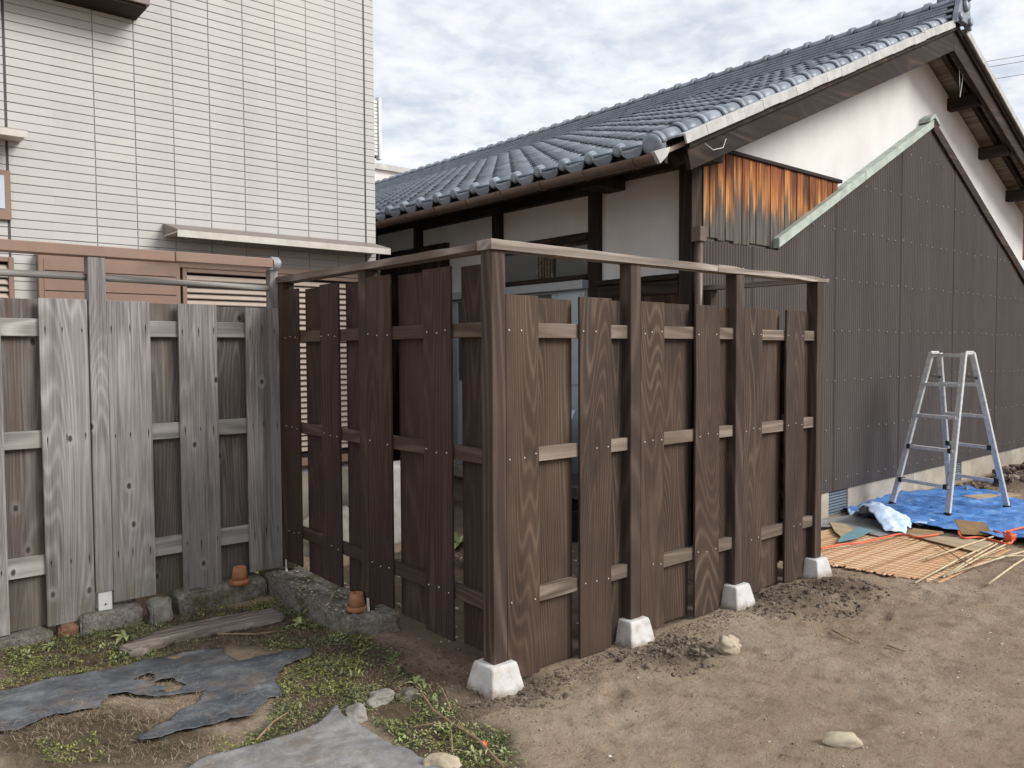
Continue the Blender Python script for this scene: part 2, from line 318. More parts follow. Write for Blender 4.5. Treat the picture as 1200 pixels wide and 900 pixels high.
# ------------------------------------------------------------------ helpers
def tag(o, label=None, cat=None, group=None, kind=None):
    if label: o['label'] = label
    if cat: o['category'] = cat
    if group: o['group'] = group
    if kind: o['kind'] = kind
    return o
def empty(name, loc=(0, 0, 0), label=None, cat=None, group=None):
    o = bpy.data.objects.new(name, None); o.empty_display_size = .1; o.location = loc; col.objects.link(o); return tag(o, label, cat, group)
def link(name, me, mat, parent=None):
    o = bpy.data.objects.new(name, me); col.objects.link(o)
    if mat is not None and not me.materials: me.materials.append(mat)
    if parent is not None:
        o.parent = parent; o.matrix_parent_inverse = Matrix.Translation(-parent_loc(parent))
    return o
def parent_loc(p):
    v = Vector(p.location)
    if p.parent is not None and p.parent_type == 'OBJECT': v = v*1.0
    return v
class MB:
    def __init__(s): s.v = []; s.f = []; s.tone = []
    def add(s, vs, fs, tone=None):
        k = len(s.v); s.v += [tuple(x) for x in vs]; s.f += [tuple(i+k for i in f) for f in fs]
        if tone is not None: s.tone += [tone]*len(vs)
        return s
    def box(s, x0, x1, y0, y1, z0, z1):
        return s.add([(x0, y0, z0), (x1, y0, z0), (x1, y1, z0), (x0, y1, z0), (x0, y0, z1), (x1, y0, z1), (x1, y1, z1), (x0, y1, z1)],
            [(0, 3, 2, 1), (4, 5, 6, 7), (0, 1, 5, 4), (1, 2, 6, 5), (2, 3, 7, 6), (3, 0, 4, 7)])
    def bar(s, a, b, w, h, up=(0, 0, 1), w2=None, h2=None):
        a = Vector(a); b = Vector(b); d = (b-a).normalized(); x = d.cross(Vector(up)).normalized(); u = x.cross(d)
        w2 = w if w2 is None else w2; h2 = h if h2 is None else h2; vs = []
        for p, ww, hh in ((a, w, h), (b, w2, h2)):
            for i, j in ((-1, -1), (1, -1), (1, 1), (-1, 1)): vs.append(p+x*(i*ww/2)+u*(j*hh/2))
        return s.add(vs, [(3, 2, 1, 0), (4, 5, 6, 7), (0, 1, 5, 4), (1, 2, 6, 5), (2, 3, 7, 6), (3, 0, 4, 7)])
    def tube(s, pts, r, n=6, r2=None, tone=None):
        pts = [Vector(p) for p in pts]; k = len(pts); vs = []; fs = []
        for i, p in enumerate(pts):
            d = (pts[min(i+1, k-1)]-pts[max(i-1, 0)]).normalized()
            x = d.orthogonal().normalized() if i == 0 else (px-d*px.dot(d)).normalized()
            px = x; y = d.cross(x); rr = r if r2 is None else r+(r2-r)*i/(k-1)
            for j in range(n):
                a = 2*math.pi*j/n; vs.append(p+(x*math.cos(a)+y*math.sin(a))*rr)
        for i in range(k-1):
            for j in range(n):
                a, b = i*n+j, i*n+(j+1) % n; fs.append((a, b, b+n, a+n))
        fs.append(tuple(range(n-1, -1, -1))); fs.append(tuple(range((k-1)*n, k*n)))
        return s.add(vs, fs, tone)
    def lathe(s, prof, c, n=20, axis=2):
        vs = []; fs = []
        for r, z in prof:
            for j in range(n):
                a = 2*math.pi*j/n; p = (r*math.cos(a), r*math.sin(a), z)
                if axis == 0: p = (p[2], p[0], p[1])
                if axis == 1: p = (p[1], p[2], p[0])
                vs.append((c[0]+p[0], c[1]+p[1], c[2]+p[2]))
        for i in range(len(prof)-1):
            for j in range(n):
                a, b = i*n+j, i*n+(j+1) % n; fs.append((a, b, b+n, a+n))
        fs.append(tuple(range(n-1, -1, -1))); k = (len(prof)-1)*n; fs.append(tuple(range(k, k+n)))
        return s.add(vs, fs)
    def prism(s, poly, ax, a, b):
        """polygon in the two other axes, extruded along ax from a to b"""
        n = len(poly)
        def P(p, t): q = list(p); q.insert(ax, t); return tuple(q)
        vs = [P(p, a) for p in poly]+[P(p, b) for p in poly]
        return s.add(vs, [tuple(range(n-1, -1, -1)), tuple(range(n, 2*n))]+[(i, (i+1) % n, n+(i+1) % n, n+i) for i in range(n)])
    def mesh(s, name, bevel=0, smooth=False, fix=True):
        me = bpy.data.meshes.new(name); me.from_pydata(s.v, [], s.f); 
        if s.tone:
            at = me.attributes.new('tone', 'FLOAT', 'POINT'); at.data.foreach_set('value', s.tone)
        if fix or bevel:
            bm = bmesh.new(); bm.from_mesh(me)
            if fix: bmesh.ops.recalc_face_normals(bm, faces=bm.faces)
            if bevel: bmesh.ops.bevel(bm, geom=bm.edges[:], offset=bevel, segments=1, affect='EDGES', clamp_overlap=True)
            bm.to_mesh(me); bm.free()
        if smooth: me.polygons.foreach_set('use_smooth', [True]*len(me.polygons))
        return me
    def build(s, name, mat, parent=None, bevel=0, smooth=False, fix=True):
        return link(name, s.mesh(name, bevel, smooth, fix), MAT[mat] if isinstance(mat, str) else mat, parent)
def copy_obj(o, loc=None, rot=None, parent=None):
    c = o.copy(); col.objects.link(c)
    if loc is not None: c.location = loc
    if rot is not None: c.rotation_euler = rot
    if parent is not None: c.parent = parent
    return c
def fr(x, y, z=0, sc=1.0, H=.9, oc=4): return noise.fractal((x*sc, y*sc, z*sc), H, 2.0, oc)
def inpoly(x, y, P):
    c = False; j = len(P)-1
    for i in range(len(P)):
        if (P[i][1] > y) != (P[j][1] > y) and x < (P[j][0]-P[i][0])*(y-P[i][1])/(P[j][1]-P[i][1])+P[i][0]: c = not c
        j = i
    return c
def smooth01(t): t = max(0, min(1, t)); return t*t*(3-2*t)

# ------------------------------------------------------------------ ground
def PX(*pts, z=0.0): return [gp(u, v, z) for u, v in pts]
MOSS_POLYS = [PX((0, 735), (90, 730), (330, 700), (395, 740), (470, 770), (420, 830), (330, 890), (240, 900), (310, 850), (330, 800), (365, 765), (270, 750), (120, 775), (0, 812)),
              PX((400, 800), (470, 780), (545, 830), (600, 870), (620, 900), (500, 900), (440, 850)),
              PX((0, 850), (160, 830), (250, 870), (230, 900), (0, 900))]
MOUNDS = [(*gp(930, 705), .33, .055), (*gp(985, 690), .25, .05), (*gp(775, 770), .22, .022), (*gp(800, 760), .16, .018), (*gp(880, 690), .2, .02), (*gp(610, 805), .2, .012)]
def polydist(x, y, P):
    d = 9
    for i in range(len(P)):
        ax, ay = P[i-1]; bx, by = P[i]; t = max(0, min(1, ((x-ax)*(bx-ax)+(y-ay)*(by-ay))/((bx-ax)**2+(by-ay)**2+1e-9)))
        d = min(d, math.hypot(x-ax-t*(bx-ax), y-ay-t*(by-ay)))
    return d
def gh0(x, y):
    h = .012*noise.noise((x*.8, y*.8, 3.1))+.012*noise.noise((x*2.1, y*2.1, 8.4))*smooth01(-y*4-.2)
    for mx_, my, r, a in MOUNDS:
        d = math.hypot(x-mx_, y-my)
        if d < r: h += a*smooth01(1-d/r)
    # spoil bank behind the ladder
    bx = smooth01((x-6.7)/1.0)*smooth01((.75-y)/.25)*smooth01((y+2.6)/.8)*smooth01((12-x)/2)
    h += bx*(.13+.10*noise.noise((x*1.7, y*1.7, 9)))
    # bed left of the fence lies a little lower than the kerb
    if x < -.1 and y > 1.0: h -= .03*smooth01((y-1.0)/.5)
    return h
_rs = random.Random(5); PRINTS = []
for _ in range(46):
    PRINTS.append((_rs.uniform(-.6, 4.8), _rs.uniform(-2.0, -.28), _rs.uniform(0, 3.14), _rs.uniform(.008, .016)))
def dents(x, y):
    h = 0
    for a, b, r, d in PRINTS:
        dx, dy = x-a, y-b
        if abs(dx) < .2 and abs(dy) < .2:
            u, v = dx*math.cos(r)+dy*math.sin(r), -dx*math.sin(r)+dy*math.cos(r); q = (u/.13)**2+(v/.05)**2
            h += d*(-smooth01(1.25-q)+.45*smooth01(1-abs(q-1.7)/.8))
    return h
def gh(x, y):
    h = gh0(x, y); d2 = (x-1)**2+(y-1)**2
    if d2 < 120:
        rough = 1.0
        for mx_, my, r, a in MOUNDS:
            if math.hypot(x-mx_, y-my) < r*1.1: rough = 2.2
        if x > 6.6 and y < .8: rough = 3.6
        h += dents(x, y) if y < 0 else 0
        h += rough*(.012*fr(x, y, 1.7, 4.0, .7, 5)+.005*noise.noise((x*19, y*19, 5)))
    return h
def axis(a, b, step, far):
    c = list(np.arange(a, b, step)); s = step; lo = [a]; 
    while lo[-1] > -far: s *= 1.22; lo.append(lo[-1]-s)
    s = step; hi = [c[-1]]
    while hi[-1] < far: s *= 1.22; hi.append(hi[-1]+s)
    return lo[:0:-1]+c+hi[1:]
gx = axis(-2.4, 3.6, .024, 150); gy = axis(-2.0, 2.4, .024, 150)
gv = []; moss = []; damp = []
for y in gy:
    for x in gx:
        near = -2.6 < x < 12 and -4 < y < 4
        gv.append((x, y, gh(x, y) if near else -.01))
        mo = 0.0; da = 0.0
        if near:
            for P in MOSS_POLYS:
                ins = inpoly(x, y, P); d = polydist(x, y, P) if (-2.4 < x < .8 and -.6 < y < 2.6) else 9
                mo = max(mo, smooth01(.5+(d if ins else -d)/.16+.7*noise.noise((x*5, y*5, 2))))
            for mx_, my, r, a in MOUNDS: da = max(da, smooth01(1.25-math.hypot(x-mx_, y-my)/r)*.75)
            if x > 6.6 and y < .85: da = max(da, .8*smooth01((x-6.6)/.4))
            if -.35 < x < .1 and -.15 < y < 1.2: da = max(da, .55)
            if x > .06 and y > .06 and y < 2.3 and x < 2.7: da = max(da, .75)
        moss.append(mo); damp.append(da)
nx = len(gx); gf = [(j*nx+i, j*nx+i+1, (j+1)*nx+i+1, (j+1)*nx+i) for j in range(len(gy)-1) for i in range(nx-1)]
me = bpy.data.meshes.new('ground'); me.from_pydata(gv, [], gf); me.polygons.foreach_set('use_smooth', [True]*len(gf))
for nm, arr in (('moss', moss), ('damp', damp)):
    at = me.attributes.new(nm, 'FLOAT', 'POINT'); at.data.foreach_set('value', arr)
tag(link('ground', me, MAT['dirt']), kind='structure')

# ------------------------------------------------------------------ brown board fence
BF = empty('brown_fence', (0, 0, 0), 'dark brown stained board fence of two sides meeting at a corner post', 'fence')
ZT = 1.945; PW = .078
def board(x0, x1, y0, y1, z0, z1, mat, parent, name='board', jit=.003, screws=None):
    """a plank; screws = ('x' or 'y', list of z, face coordinate)"""
    b = MB().box(x0, x1, y0, y1, z0+random.uniform(-jit, jit), z1+random.uniform(-jit, jit)).build(name, mat, parent, bevel=.0022)
    if screws:
        ax, zs, fc = screws; s = MB()
        a0, a1 = (x0, x1) if ax == 'x' else (y0, y1)
        for z in zs:
            for t in (.13, .5, .87):
                if random.random() < .12: continue
                p = a0+(a1-a0)*t+random.uniform(-.01, .01); zz = z+random.uniform(-.008, .008); r = .0034
                vs = []
                for k in range(6):
                    an = k*math.pi/3; vs.append((p+r*math.cos(an), fc, zz+r*math.sin(an)) if ax == 'x' else (fc, p+r*math.cos(an), zz+r*math.sin(an)))
                for k in range(6):
                    an = k*math.pi/3; q = .0032
                    vs.append((p+r*math.cos(an), fc-q, zz+r*math.sin(an)) if ax == 'x' else (fc-q, p+r*math.cos(an), zz+r*math.sin(an)))
                s.add(vs, [(0, 1, 2, 3, 4, 5), (11, 10, 9, 8, 7, 6)]+[(k, (k+1) % 6, 6+(k+1) % 6, 6+k) for k in range(6)])
        o = s.build('screws', 'screw', b); o['kind'] = 'stuff'
    return b
RZ = (1.63, 1.064, .407); RH = .066
S = .909; posts_x = (0, S-.008, 2*S, 3*S)
for i, px_ in enumerate(posts_x):
    MB().box(px_, px_+PW, 0, PW, .10, ZT).build('post', 'brown_post', BF, bevel=.003)
# front side (along x): (front board px edges), back board px right edge
def X0(u, yy=0.0): return un(u, 430, 1, yy)[0]
fronts = [(592, 632), (680, 717), (751.5, 779), (816, 844), (872.5, 894), (922, 943)]
backs = [(626, 670), (711, None, 1), (775, 807), (840, None, 2), (891, 913), (940, None, 3)]
zb = (.022, .018, .03, .012, .034, .036); zt_ = (1.756, 1.763, 1.758, 1.757, 1.757, 1.755)
for i, (a, b) in enumerate(fronts):
    x0, x1 = X0(a), X0(b)
    if i in (0, 2, 4): x0 = posts_x[i//2]+PW+.002
    board(x0, x1, .002, .017, zb[i], zt_[i], 'brown', BF, screws=('x', [z-RH/2 for z in RZ], .002))
for i, t in enumerate(backs):
    x0 = X0(t[0], .056); x1 = X0(t[1], .056) if t[1] else posts_x[t[2]]-.002
    board(x0, x1, .055, .070, zb[i]-.012, zt_[i]-.004, 'brown', BF)
for k in range(3):
    for z in RZ:
        xa, xb = posts_x[k]+PW+.001, posts_x[k+1]-.001
        if z == RZ[0] and k == 0: pass
        MB().box(xa, xb, .018, .053, z-RH+random.uniform(-.004, .004), z+random.uniform(-.004, .004)).build('rail', 'rail_x', BF, bevel=.002)
# left side (along y)
def Y0(u, xx=0.0): return un(u, 413, 0, xx)[1]
MB().box(0, PW, 1.078, 1.078+PW, .12, ZT).build('post', 'brown_post', BF, bevel=.003)
MB().box(.0, PW, 2.105, 2.105+PW, .12, ZT).build('post', 'brown_post', BF, bevel=.003)
fL = [(527.5, 495.5), (456.5, 429), (396, 374.7), (349, 332.5)]
for i, (a, b) in enumerate(fL):
    y0, y1 = Y0(a), Y0(b)
    if i == 1: y1 = 1.076
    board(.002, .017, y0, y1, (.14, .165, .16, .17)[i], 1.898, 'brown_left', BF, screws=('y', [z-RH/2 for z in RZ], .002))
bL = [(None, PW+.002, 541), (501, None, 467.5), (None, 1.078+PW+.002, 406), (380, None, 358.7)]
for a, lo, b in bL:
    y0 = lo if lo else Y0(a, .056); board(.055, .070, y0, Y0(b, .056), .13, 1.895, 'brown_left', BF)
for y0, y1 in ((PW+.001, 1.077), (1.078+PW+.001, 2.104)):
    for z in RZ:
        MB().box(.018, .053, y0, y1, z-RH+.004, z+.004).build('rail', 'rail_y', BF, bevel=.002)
# right return, seen from inside
XR = 3*S
MB().box(XR, XR+PW, .83, .83+PW-.02, .05, ZT-.0).build('post', 'brown_post', BF, bevel=.003)
for z in RZ:
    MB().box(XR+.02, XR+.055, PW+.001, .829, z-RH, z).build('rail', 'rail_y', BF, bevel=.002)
for k, (y0, y1) in enumerate(((.10, .30), (.42, .62), (.72, .826))):
    board(XR+.057, XR+.072, y0, y1, .04, 1.60, 'brown', BF)
for k, (y0, y1) in enumerate(((.27, .45), (.58, .76))):
    board(XR+.003, XR+.018, y0, y1, .04, 1.60, 'brown', BF)
# cap rails with a slightly wavy underside
def cap(a, b, ax, mat, w0, w1, z0=ZT, h=.04, seed=0, taper0=0, taper1=0):
    n = 22; vs = []; fs = []
    for i in range(n+1):
        t = a+(b-a)*i/n; e = .012*noise.noise((t*2.3, seed, 1))+.004*noise.noise((t*7, seed, 4)); zz = z0+.004*math.sin(t*2+seed)
        lo = w0+(taper0*(1-i/n) if taper0 else 0)
        for (q, z) in ((w0+e, z0-.002+abs(e)*.6), (w1, z0), (w1, zz+h), (w0+e*.5, zz+h-abs(e))):
            vs.append((t, q, z) if ax == 0 else (q, t, z))
    for i in range(n):
        for j in range(4): k = i*4; fs.append((k+j, k+(j+1) % 4, k+4+(j+1) % 4, k+4+j))
    fs += [(3, 2, 1, 0), (n*4, n*4+1, n*4+2, n*4+3)]
    return MB().add(vs, fs).build('top_rail', mat, BF)
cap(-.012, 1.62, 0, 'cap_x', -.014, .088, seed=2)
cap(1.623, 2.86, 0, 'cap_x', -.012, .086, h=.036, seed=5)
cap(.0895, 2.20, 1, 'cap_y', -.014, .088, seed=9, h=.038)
cap(.0875, .90, 1, 'cap_y', XR-.01, XR+.085, seed=12, h=.03, z0=ZT+.001)
# post shoes (small white metal brackets) on the kerb side
MB().box(-.003, .004, 1.079, 1.098, .09, .168).build('post_shoe', 'white', BF)
MB().box(-.003, .004, 2.112, 2.128, .09, .175).build('post_shoe', 'white', BF)

# ------------------------------------------------------------------ footings
labels = ['white concrete footing under the fence corner post', 'white concrete footing under the post next to the corner post',
          'white concrete footing half sunk under third post, beside crumbled dark soil', 'white concrete footing under the end post by the reed mat']
for i, px_ in enumerate(posts_x):
    cx, cy = px_+PW/2, PW/2; bm = MB(); ring = []
    for (hw, z) in ((.106, -.06), (.092, .02), (.072, .114), (.066, .124), (.05, .124)):
        ring.append([(cx+sx*hw+random.uniform(-.002, .002), cy+sy*hw, z) for sx, sy in ((-1, -1), (1, -1), (1, 1), (-1, 1))])
    vs = [p for r in ring for p in r]; fs = [(3, 2, 1, 0)]
    for a in range(4):
        for j in range(4): fs.append((a*4+j, a*4+(j+1) % 4, a*4+4+(j+1) % 4, a*4+4+j))
    fs.append((16, 17, 18, 19)); bm.add(vs, fs)
    o = bm.build('concrete_footing', 'footing', None, bevel=.005); bq = bmesh.new(); bq.from_mesh(o.data); bmesh.ops.triangulate(bq, faces=bq.faces[:])
    for _ in range(4):
        le = [e for e in bq.edges if e.calc_length() > .022]; bmesh.ops.subdivide_edges(bq, edges=le, cuts=1); bmesh.ops.triangulate(bq, faces=[f for f in bq.faces if len(f.verts) > 3])
    for v in bq.verts:
        nz = noise.noise(v.co*23+Vector((i*7, 0, 0))); v.co += noise.noise_vector(v.co*60)*.0008+Vector((cx-v.co.x, cy-v.co.y, 0))*(.07*max(0, nz-.32))
    bq.to_mesh(o.data); bq.free(); tag(o, labels[i], 'footing', 'concrete footings under the brown fence')

# ------------------------------------------------------------------ grey weathered fence
GY = 2.164
GF = empty('grey_fence', (-1, GY, .03), 'weathered grey cedar board fence with a brown bar above', 'fence')
def GX(u, yy=GY): return un(u, 430, 1, yy)[0]
gfr = [(-60, 2), (47, 104), (126.5, 177), (210, 255), (289, 332)]; gbk = [(-3, 52), (171, 216), (250, 294), (-110, -55)]
for i, (a, b) in enumerate(gfr):
    bd = board(GX(a), min(GX(b), -.002), GY, GY+.018, (.03, .033, .095, .085, .12)[i], (1.80, 1.80, 1.797, 1.793, 1.785)[i], 'grey', GF); nl = MB(); xa0, xb0 = GX(a), min(GX(b), -.002)
    for zr in (1.645, 1.05, .37):
        for t_ in (.12, .5, .88):
            xx = xa0+(xb0-xa0)*t_+random.uniform(-.008, .008); zz = zr+random.uniform(-.012, .012); ln = random.uniform(.02, .06); nl.add([(xx-.003, GY-.0012, zz), (xx, GY-.0012, zz-ln), (xx+.003, GY-.0012, zz), (xx, GY-.0012, zz+ln*.5), (xx, GY+.001, zz)], [(0, 1, 2, 3), (0, 4, 1), (1, 4, 2), (2, 4, 3), (3, 4, 0)])
    nl.build('nail_checks', 'shutter_dark', bd)['kind'] = 'stuff'
for i, (a, b) in enumerate(gbk):
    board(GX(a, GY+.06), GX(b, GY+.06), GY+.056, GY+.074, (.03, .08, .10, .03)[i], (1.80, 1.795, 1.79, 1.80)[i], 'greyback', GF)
for x0, x1 in ((-2.2, -1.103), (-1.012, -.06)):
    for (z0, z1) in ((1.597, 1.691), (1.0, 1.094), (.315, .42)):
        MB().box(x0, x1, GY+.019, GY+.055, z0, z1).build('rail', 'greyrail', GF, bevel=.003)
MB().box(-1.101, -1.013, GY-.012, GY+.078, .17, 2.035).build('post', 'grey', GF, bevel=.003)
MB().box(-.055, .0, GY+.004, GY+.07, .12, 2.03).build('post', 'grey', GF, bevel=.003)
s = MB().box(-1.09, -1.02, GY-.006, GY+.07, .02, .172); s.build('post_shoe', 'white', GF, bevel=.002)
MB().lathe([(.005, -.004), (.005, .004)], (-1.055, GY-.0075, .10), 8, 1).build('bolt', 'blackplastic', GF)
MB().box(-3.2, -.64, GY-.02, GY+.075, 2.036, 2.095).build('top_bar', 'trim', GF, bevel=.004)
MB().box(-.637, -.035, GY-.022, GY+.073, 2.038, 2.097).build('top_bar', 'trim', GF, bevel=.004)
MB().tube([(-3.2, GY+.03, 1.935), (-2, GY+.03, 1.93), (-1.1, GY+.032, 1.925)], .019, 8).build('thin_rail', 'greyrail', GF, smooth=True)
MB().tube([(-1.02, GY+.03, 1.925), (-.5, GY+.032, 1.917), (-.03, GY+.03, 1.912)], .019, 8).build('thin_rail', 'greyrail', GF, smooth=True)
# twisted wire and vinyl wrapped round the end of the top bar
wp = []
for i in range(40):
    a = i*.9; wp.append((-.04+.045*(i/40.), GY+.025+.06*math.cos(a), 2.065+.045*math.sin(a)))
tag(MB().tube(wp, .0035, 5).build('wire_wrap', 'sash', None, smooth=True), 'clear wire wrapped round the end of the brown bar', 'wire')

# ------------------------------------------------------------------ kerb, stones, pots, plank
def rock(name, c, r, mat, seed, sub=4, amp=.22, flatb=None, rot=0, freq=1.3, cut=9):
    bm = bmesh.new(); bmesh.ops.create_icosphere(bm, subdivisions=sub, radius=1); R = Matrix.Rotation(rot, 3, 'Z')
    rs = random.Random(int(seed*97)); pl = [(Vector((rs.gauss(0, 1), rs.gauss(0, 1), rs.gauss(0, .8))).normalized(), rs.uniform(.62, .9)) for _ in range(cut)]
    for v in bm.verts:
        for nn, dd in pl:
            ex = v.co.dot(nn)-dd
            if ex > 0: v.co -= nn*ex*.85
        p = v.co.copy(); k = 1+amp*noise.fractal(p*freq+Vector((seed*3.1, seed*1.7, seed)), .8, 2, 4)
        q = Vector((p.x*r[0]*k, p.y*r[1]*k, p.z*r[2]*k)); q = R @ q
        v.co = q+Vector(c)
    me = bpy.data.meshes.new(name); bm.to_mesh(me); bm.free(); me.polygons.foreach_set('use_smooth', [True]*len(me.polygons))
    return link(name, me, MAT[mat])
def rough_block(name, poly, z0, z1, mat, seed, amp=.012, cuts=7):
    """a worn concrete block: prism, subdivided and roughened"""
    b = MB().prism([(p[0], p[1]) for p in poly], 2, z0, z1); me = b.mesh(name); bm = bmesh.new(); bm.from_mesh(me)
    bmesh.ops.bevel(bm, geom=bm.edges[:], offset=.01, segments=2, affect='EDGES')
    bmesh.ops.triangulate(bm, faces=bm.faces[:])
    for _ in range(cuts):
        le = [e for e in bm.edges if e.calc_length() > .045]
        if not le: break
        bmesh.ops.subdivide_edges(bm, edges=le, cuts=1); bmesh.ops.triangulate(bm, faces=[f for f in bm.faces if len(f.verts) > 3])
    for v in bm.verts:
        p = v.co; d = noise.noise_vector(p*11+Vector((seed, 0, 0)))*amp+noise.noise_vector(p*31)*amp*.5; v.co = p+d
    bm.to_mesh(me); bm.free(); me.polygons.foreach_set('use_smooth', [True]*len(me.polygons)); return link(name, me, MAT[mat])
o = rough_block('concrete_kerb', [(-.15, 1.02), (.115, .93), (.13, 2.28), (-.12, 2.28)], -.12, .098, 'mossy', 1, .016)
tag(o, 'mossy concrete kerb running under the brown fence', 'kerb')
o = rough_block('kerb_block', [(-1.19, 2.09), (-.885, 2.06), (-.87, 2.26), (-1.17, 2.28)], -.12, .072, 'mossy', 3)
tag(o, 'mossy concrete block beneath the bracketed post of the grey fence', 'kerb block')
o = rough_block('kerb_stone', [(-.865, 2.0), (-.74, 2.03), (-.70, 2.16), (-.82, 2.2)], -.10, .075, 'greystone', 5, .018)
tag(o, 'pale broken stone wedged between two mossy kerb blocks', 'stone')
o = rough_block('kerb_block', [(-.68, 2.07), (-.14, 2.10), (-.14, 2.27), (-.69, 2.29)], -.12, .088, 'mossy', 7, .014)
tag(o, 'long concrete kerb block with mossy face beside the flower pot', 'kerb block')
o = rough_block('brick', [(-1.30, 2.11), (-1.20, 2.10), (-1.20, 2.24), (-1.29, 2.25)], -.08, .030, 'brick', 9, .010)
tag(o, 'small weathered red brick under the grey fence', 'brick')
o = rough_block('kerb_block', [(-2.3, 2.14), (-1.32, 2.12), (-1.32, 2.26), (-2.3, 2.28)], -.12, .022, 'mossy', 11)
tag(o, 'low mossy kerb strip behind weeds at the fence foot', 'kerb block')
def pot(c, lab, s=1.0, tilt=0):
    # upside-down flower pot: rim at the bottom
    e = empty('flower_pot', c, lab, 'flower pot'); h = .098*s
    b = MB().lathe([(.049*s, .022*s), (.036*s, h), (.033*s, h+.003*s), (.011*s, h+.002*s), (.010*s, h-.012*s)], c, 24).build('pot_body', 'terracotta', e, smooth=True)
    MB().lathe([(.052*s, 0), (.056*s, .002*s), (.055*s, .028*s), (.049*s, .030*s), (.045*s, .002*s)], c, 24).build('pot_rim', 'terracotta', e, smooth=True)
    return e
pot((-.315, 2.095, .086), 'upside-down terracotta flower pot against the grey fence', 1.05)
pot((-.045, 1.13, .098), 'upside-down terracotta flower pot beside the brown fence post', .98)
o = rough_block('plank', [gp(137, 760, .0), gp(158, 765, 0), gp(200, 748), gp(250, 738), gp(335, 722), gp(322, 713), gp(240, 727), gp(185, 740)], -.04, .010, 'plank', 13, .006)
tag(o, 'grey weathered plank lying on moss before the kerb', 'plank')
q = gp(853, 764); o = rock('stone', (q[0], q[1], .018), (.078, .058, .056), 'stone', 4.3, amp=.42, rot=-.5); tag(o, 'pale angular stone on bare earth before the second footing', 'stone')
q = gp(987, 876); o = rock('stone', (q[0], q[1], .022), (.072, .042, .038), 'stone', 8.9, amp=.14, rot=-.75, cut=3); tag(o, 'smooth oblong cream stone lying on bare earth', 'stone')
q = gp(445, 822); o = rock('stone', (q[0], q[1], .010), (.075, .06, .040), 'greystone', 2.2, amp=.3, rot=.5); tag(o, 'grey stone in weeds beside the mossy lump', 'stone')
q = gp(418, 842); o = rock('stone', (q[0], q[1], .012), (.075, .055, .042), 'greystone', 6.1, amp=.25, rot=1.2); tag(o, 'grey stone at the tip of the pale ground sheet', 'stone')
q = gp(478, 818); o = rock('stone', (q[0], q[1], .004), (.06, .045, .032), 'mossy', 3.3, amp=.3); tag(o, 'ochre mossy lump in the weeds by a bent twig', 'stone')
q = gp(518, 899); o = rock('stone', (q[0], q[1], .016), (.07, .05, .036), 'stone', 11.4, amp=.25, rot=-.6); tag(o, 'yellowish stone beside the pale ground sheet among weeds', 'stone')

# ------------------------------------------------------------------ ground sheets
def sheet(name, poly, mat, cell, lift, amp, holes=(), thick=.002, seed=0, edge=.03, jag=.02, freq=3, extra=None, base=gh0):
    xs = [p[0] for p in poly]; ys = [p[1] for p in poly]; vid = {}; vs = []; fs = []
    def ins(x, y):
        dx = jag*noise.noise((x*9, y*9, seed))+jag*.5*noise.noise((x*30, y*30, seed)); dy = jag*noise.noise((x*9, y*9, seed+7))+jag*.5*noise.noise((x*30, y*30, seed+5))
        if not inpoly(x+dx, y+dy, poly): return False
        return not any(inpoly(x+dx*2, y+dy*2, h) for h in holes)
    nx_ = int((max(xs)-min(xs))/cell)+2; ny_ = int((max(ys)-min(ys))/cell)+2; x0 = min(xs)-cell; y0 = min(ys)-cell
    def V(i, j):
        if (i, j) not in vid:
            x, y = x0+i*cell, y0+j*cell; z = base(x, y)+lift+amp*(.6*fr(x, y, seed, freq, .9, 4)+.9*(.45-abs(noise.noise((x*freq*1.6, y*freq*.9, seed+3))))+.5*(.4-abs(noise.noise((x*freq*1.2+y*freq*2.4, y*freq*2.2, seed+6)))))
            if extra: z += extra(x, y)
            vid[(i, j)] = len(vs); vs.append((x, y, z))
        return vid[(i, j)]
    for i in range(nx_+2):
        for j in range(ny_+2):
            if ins(x0+(i+.5)*cell, y0+(j+.5)*cell): fs.append((V(i, j), V(i+1, j), V(i+1, j+1), V(i, j+1)))
    bm = bmesh.new(); bv = [bm.verts.new(v) for v in vs]
    for f in fs: bm.faces.new([bv[k] for k in f])
    for _ in range(2): # relax the border
        mv = {}
        for v in bm.verts:
            be = [e for e in v.link_edges if e.is_boundary]
            if len(be) == 2: mv[v] = (v.co*2+be[0].other_vert(v).co+be[1].other_vert(v).co)/4
        for v, c in mv.items(): v.co = c
    r = bmesh.ops.extrude_face_region(bm, geom=bm.faces[:]); 
    for v in [g for g in r['geom'] if isinstance(g, bmesh.types.BMVert)]: v.co.z += thick
    bmesh.ops.recalc_face_normals(bm, faces=bm.faces[:])
    me = bpy.data.meshes.new(name); bm.to_mesh(me); bm.free(); me.polygons.foreach_set('use_smooth', [True]*len(me.polygons))
    return link(name, me, MAT[mat])
SH1 = PX((-140, 850), (-60, 822), (0, 806), (60, 790), (120, 783), (170, 768), (230, 757), (262, 754), (262, 768), (278, 776), (300, 772), (340, 765), (372, 762), (355, 775), (330, 785), (322, 802), (330, 816), (308, 826), (300, 840), (270, 848), (230, 856), (200, 862), (165, 872), (168, 862), (188, 850), (235, 824), (240, 812), (190, 816), (150, 816), (125, 818), (115, 835), (60, 843), (30, 860), (0, 862), (-60, 880))
HOLE = [PX((155, 796), (172, 787), (180, 798), (165, 802)), PX((186, 803), (205, 797), (213, 805), (195, 813))]
o = sheet('weed_control_sheet', SH1, 'weedsheet', .009, .012, .012, HOLE, seed=2, jag=.028); tag(o, 'torn dark blue-grey weed control sheet lying before the grey fence', 'ground sheet')
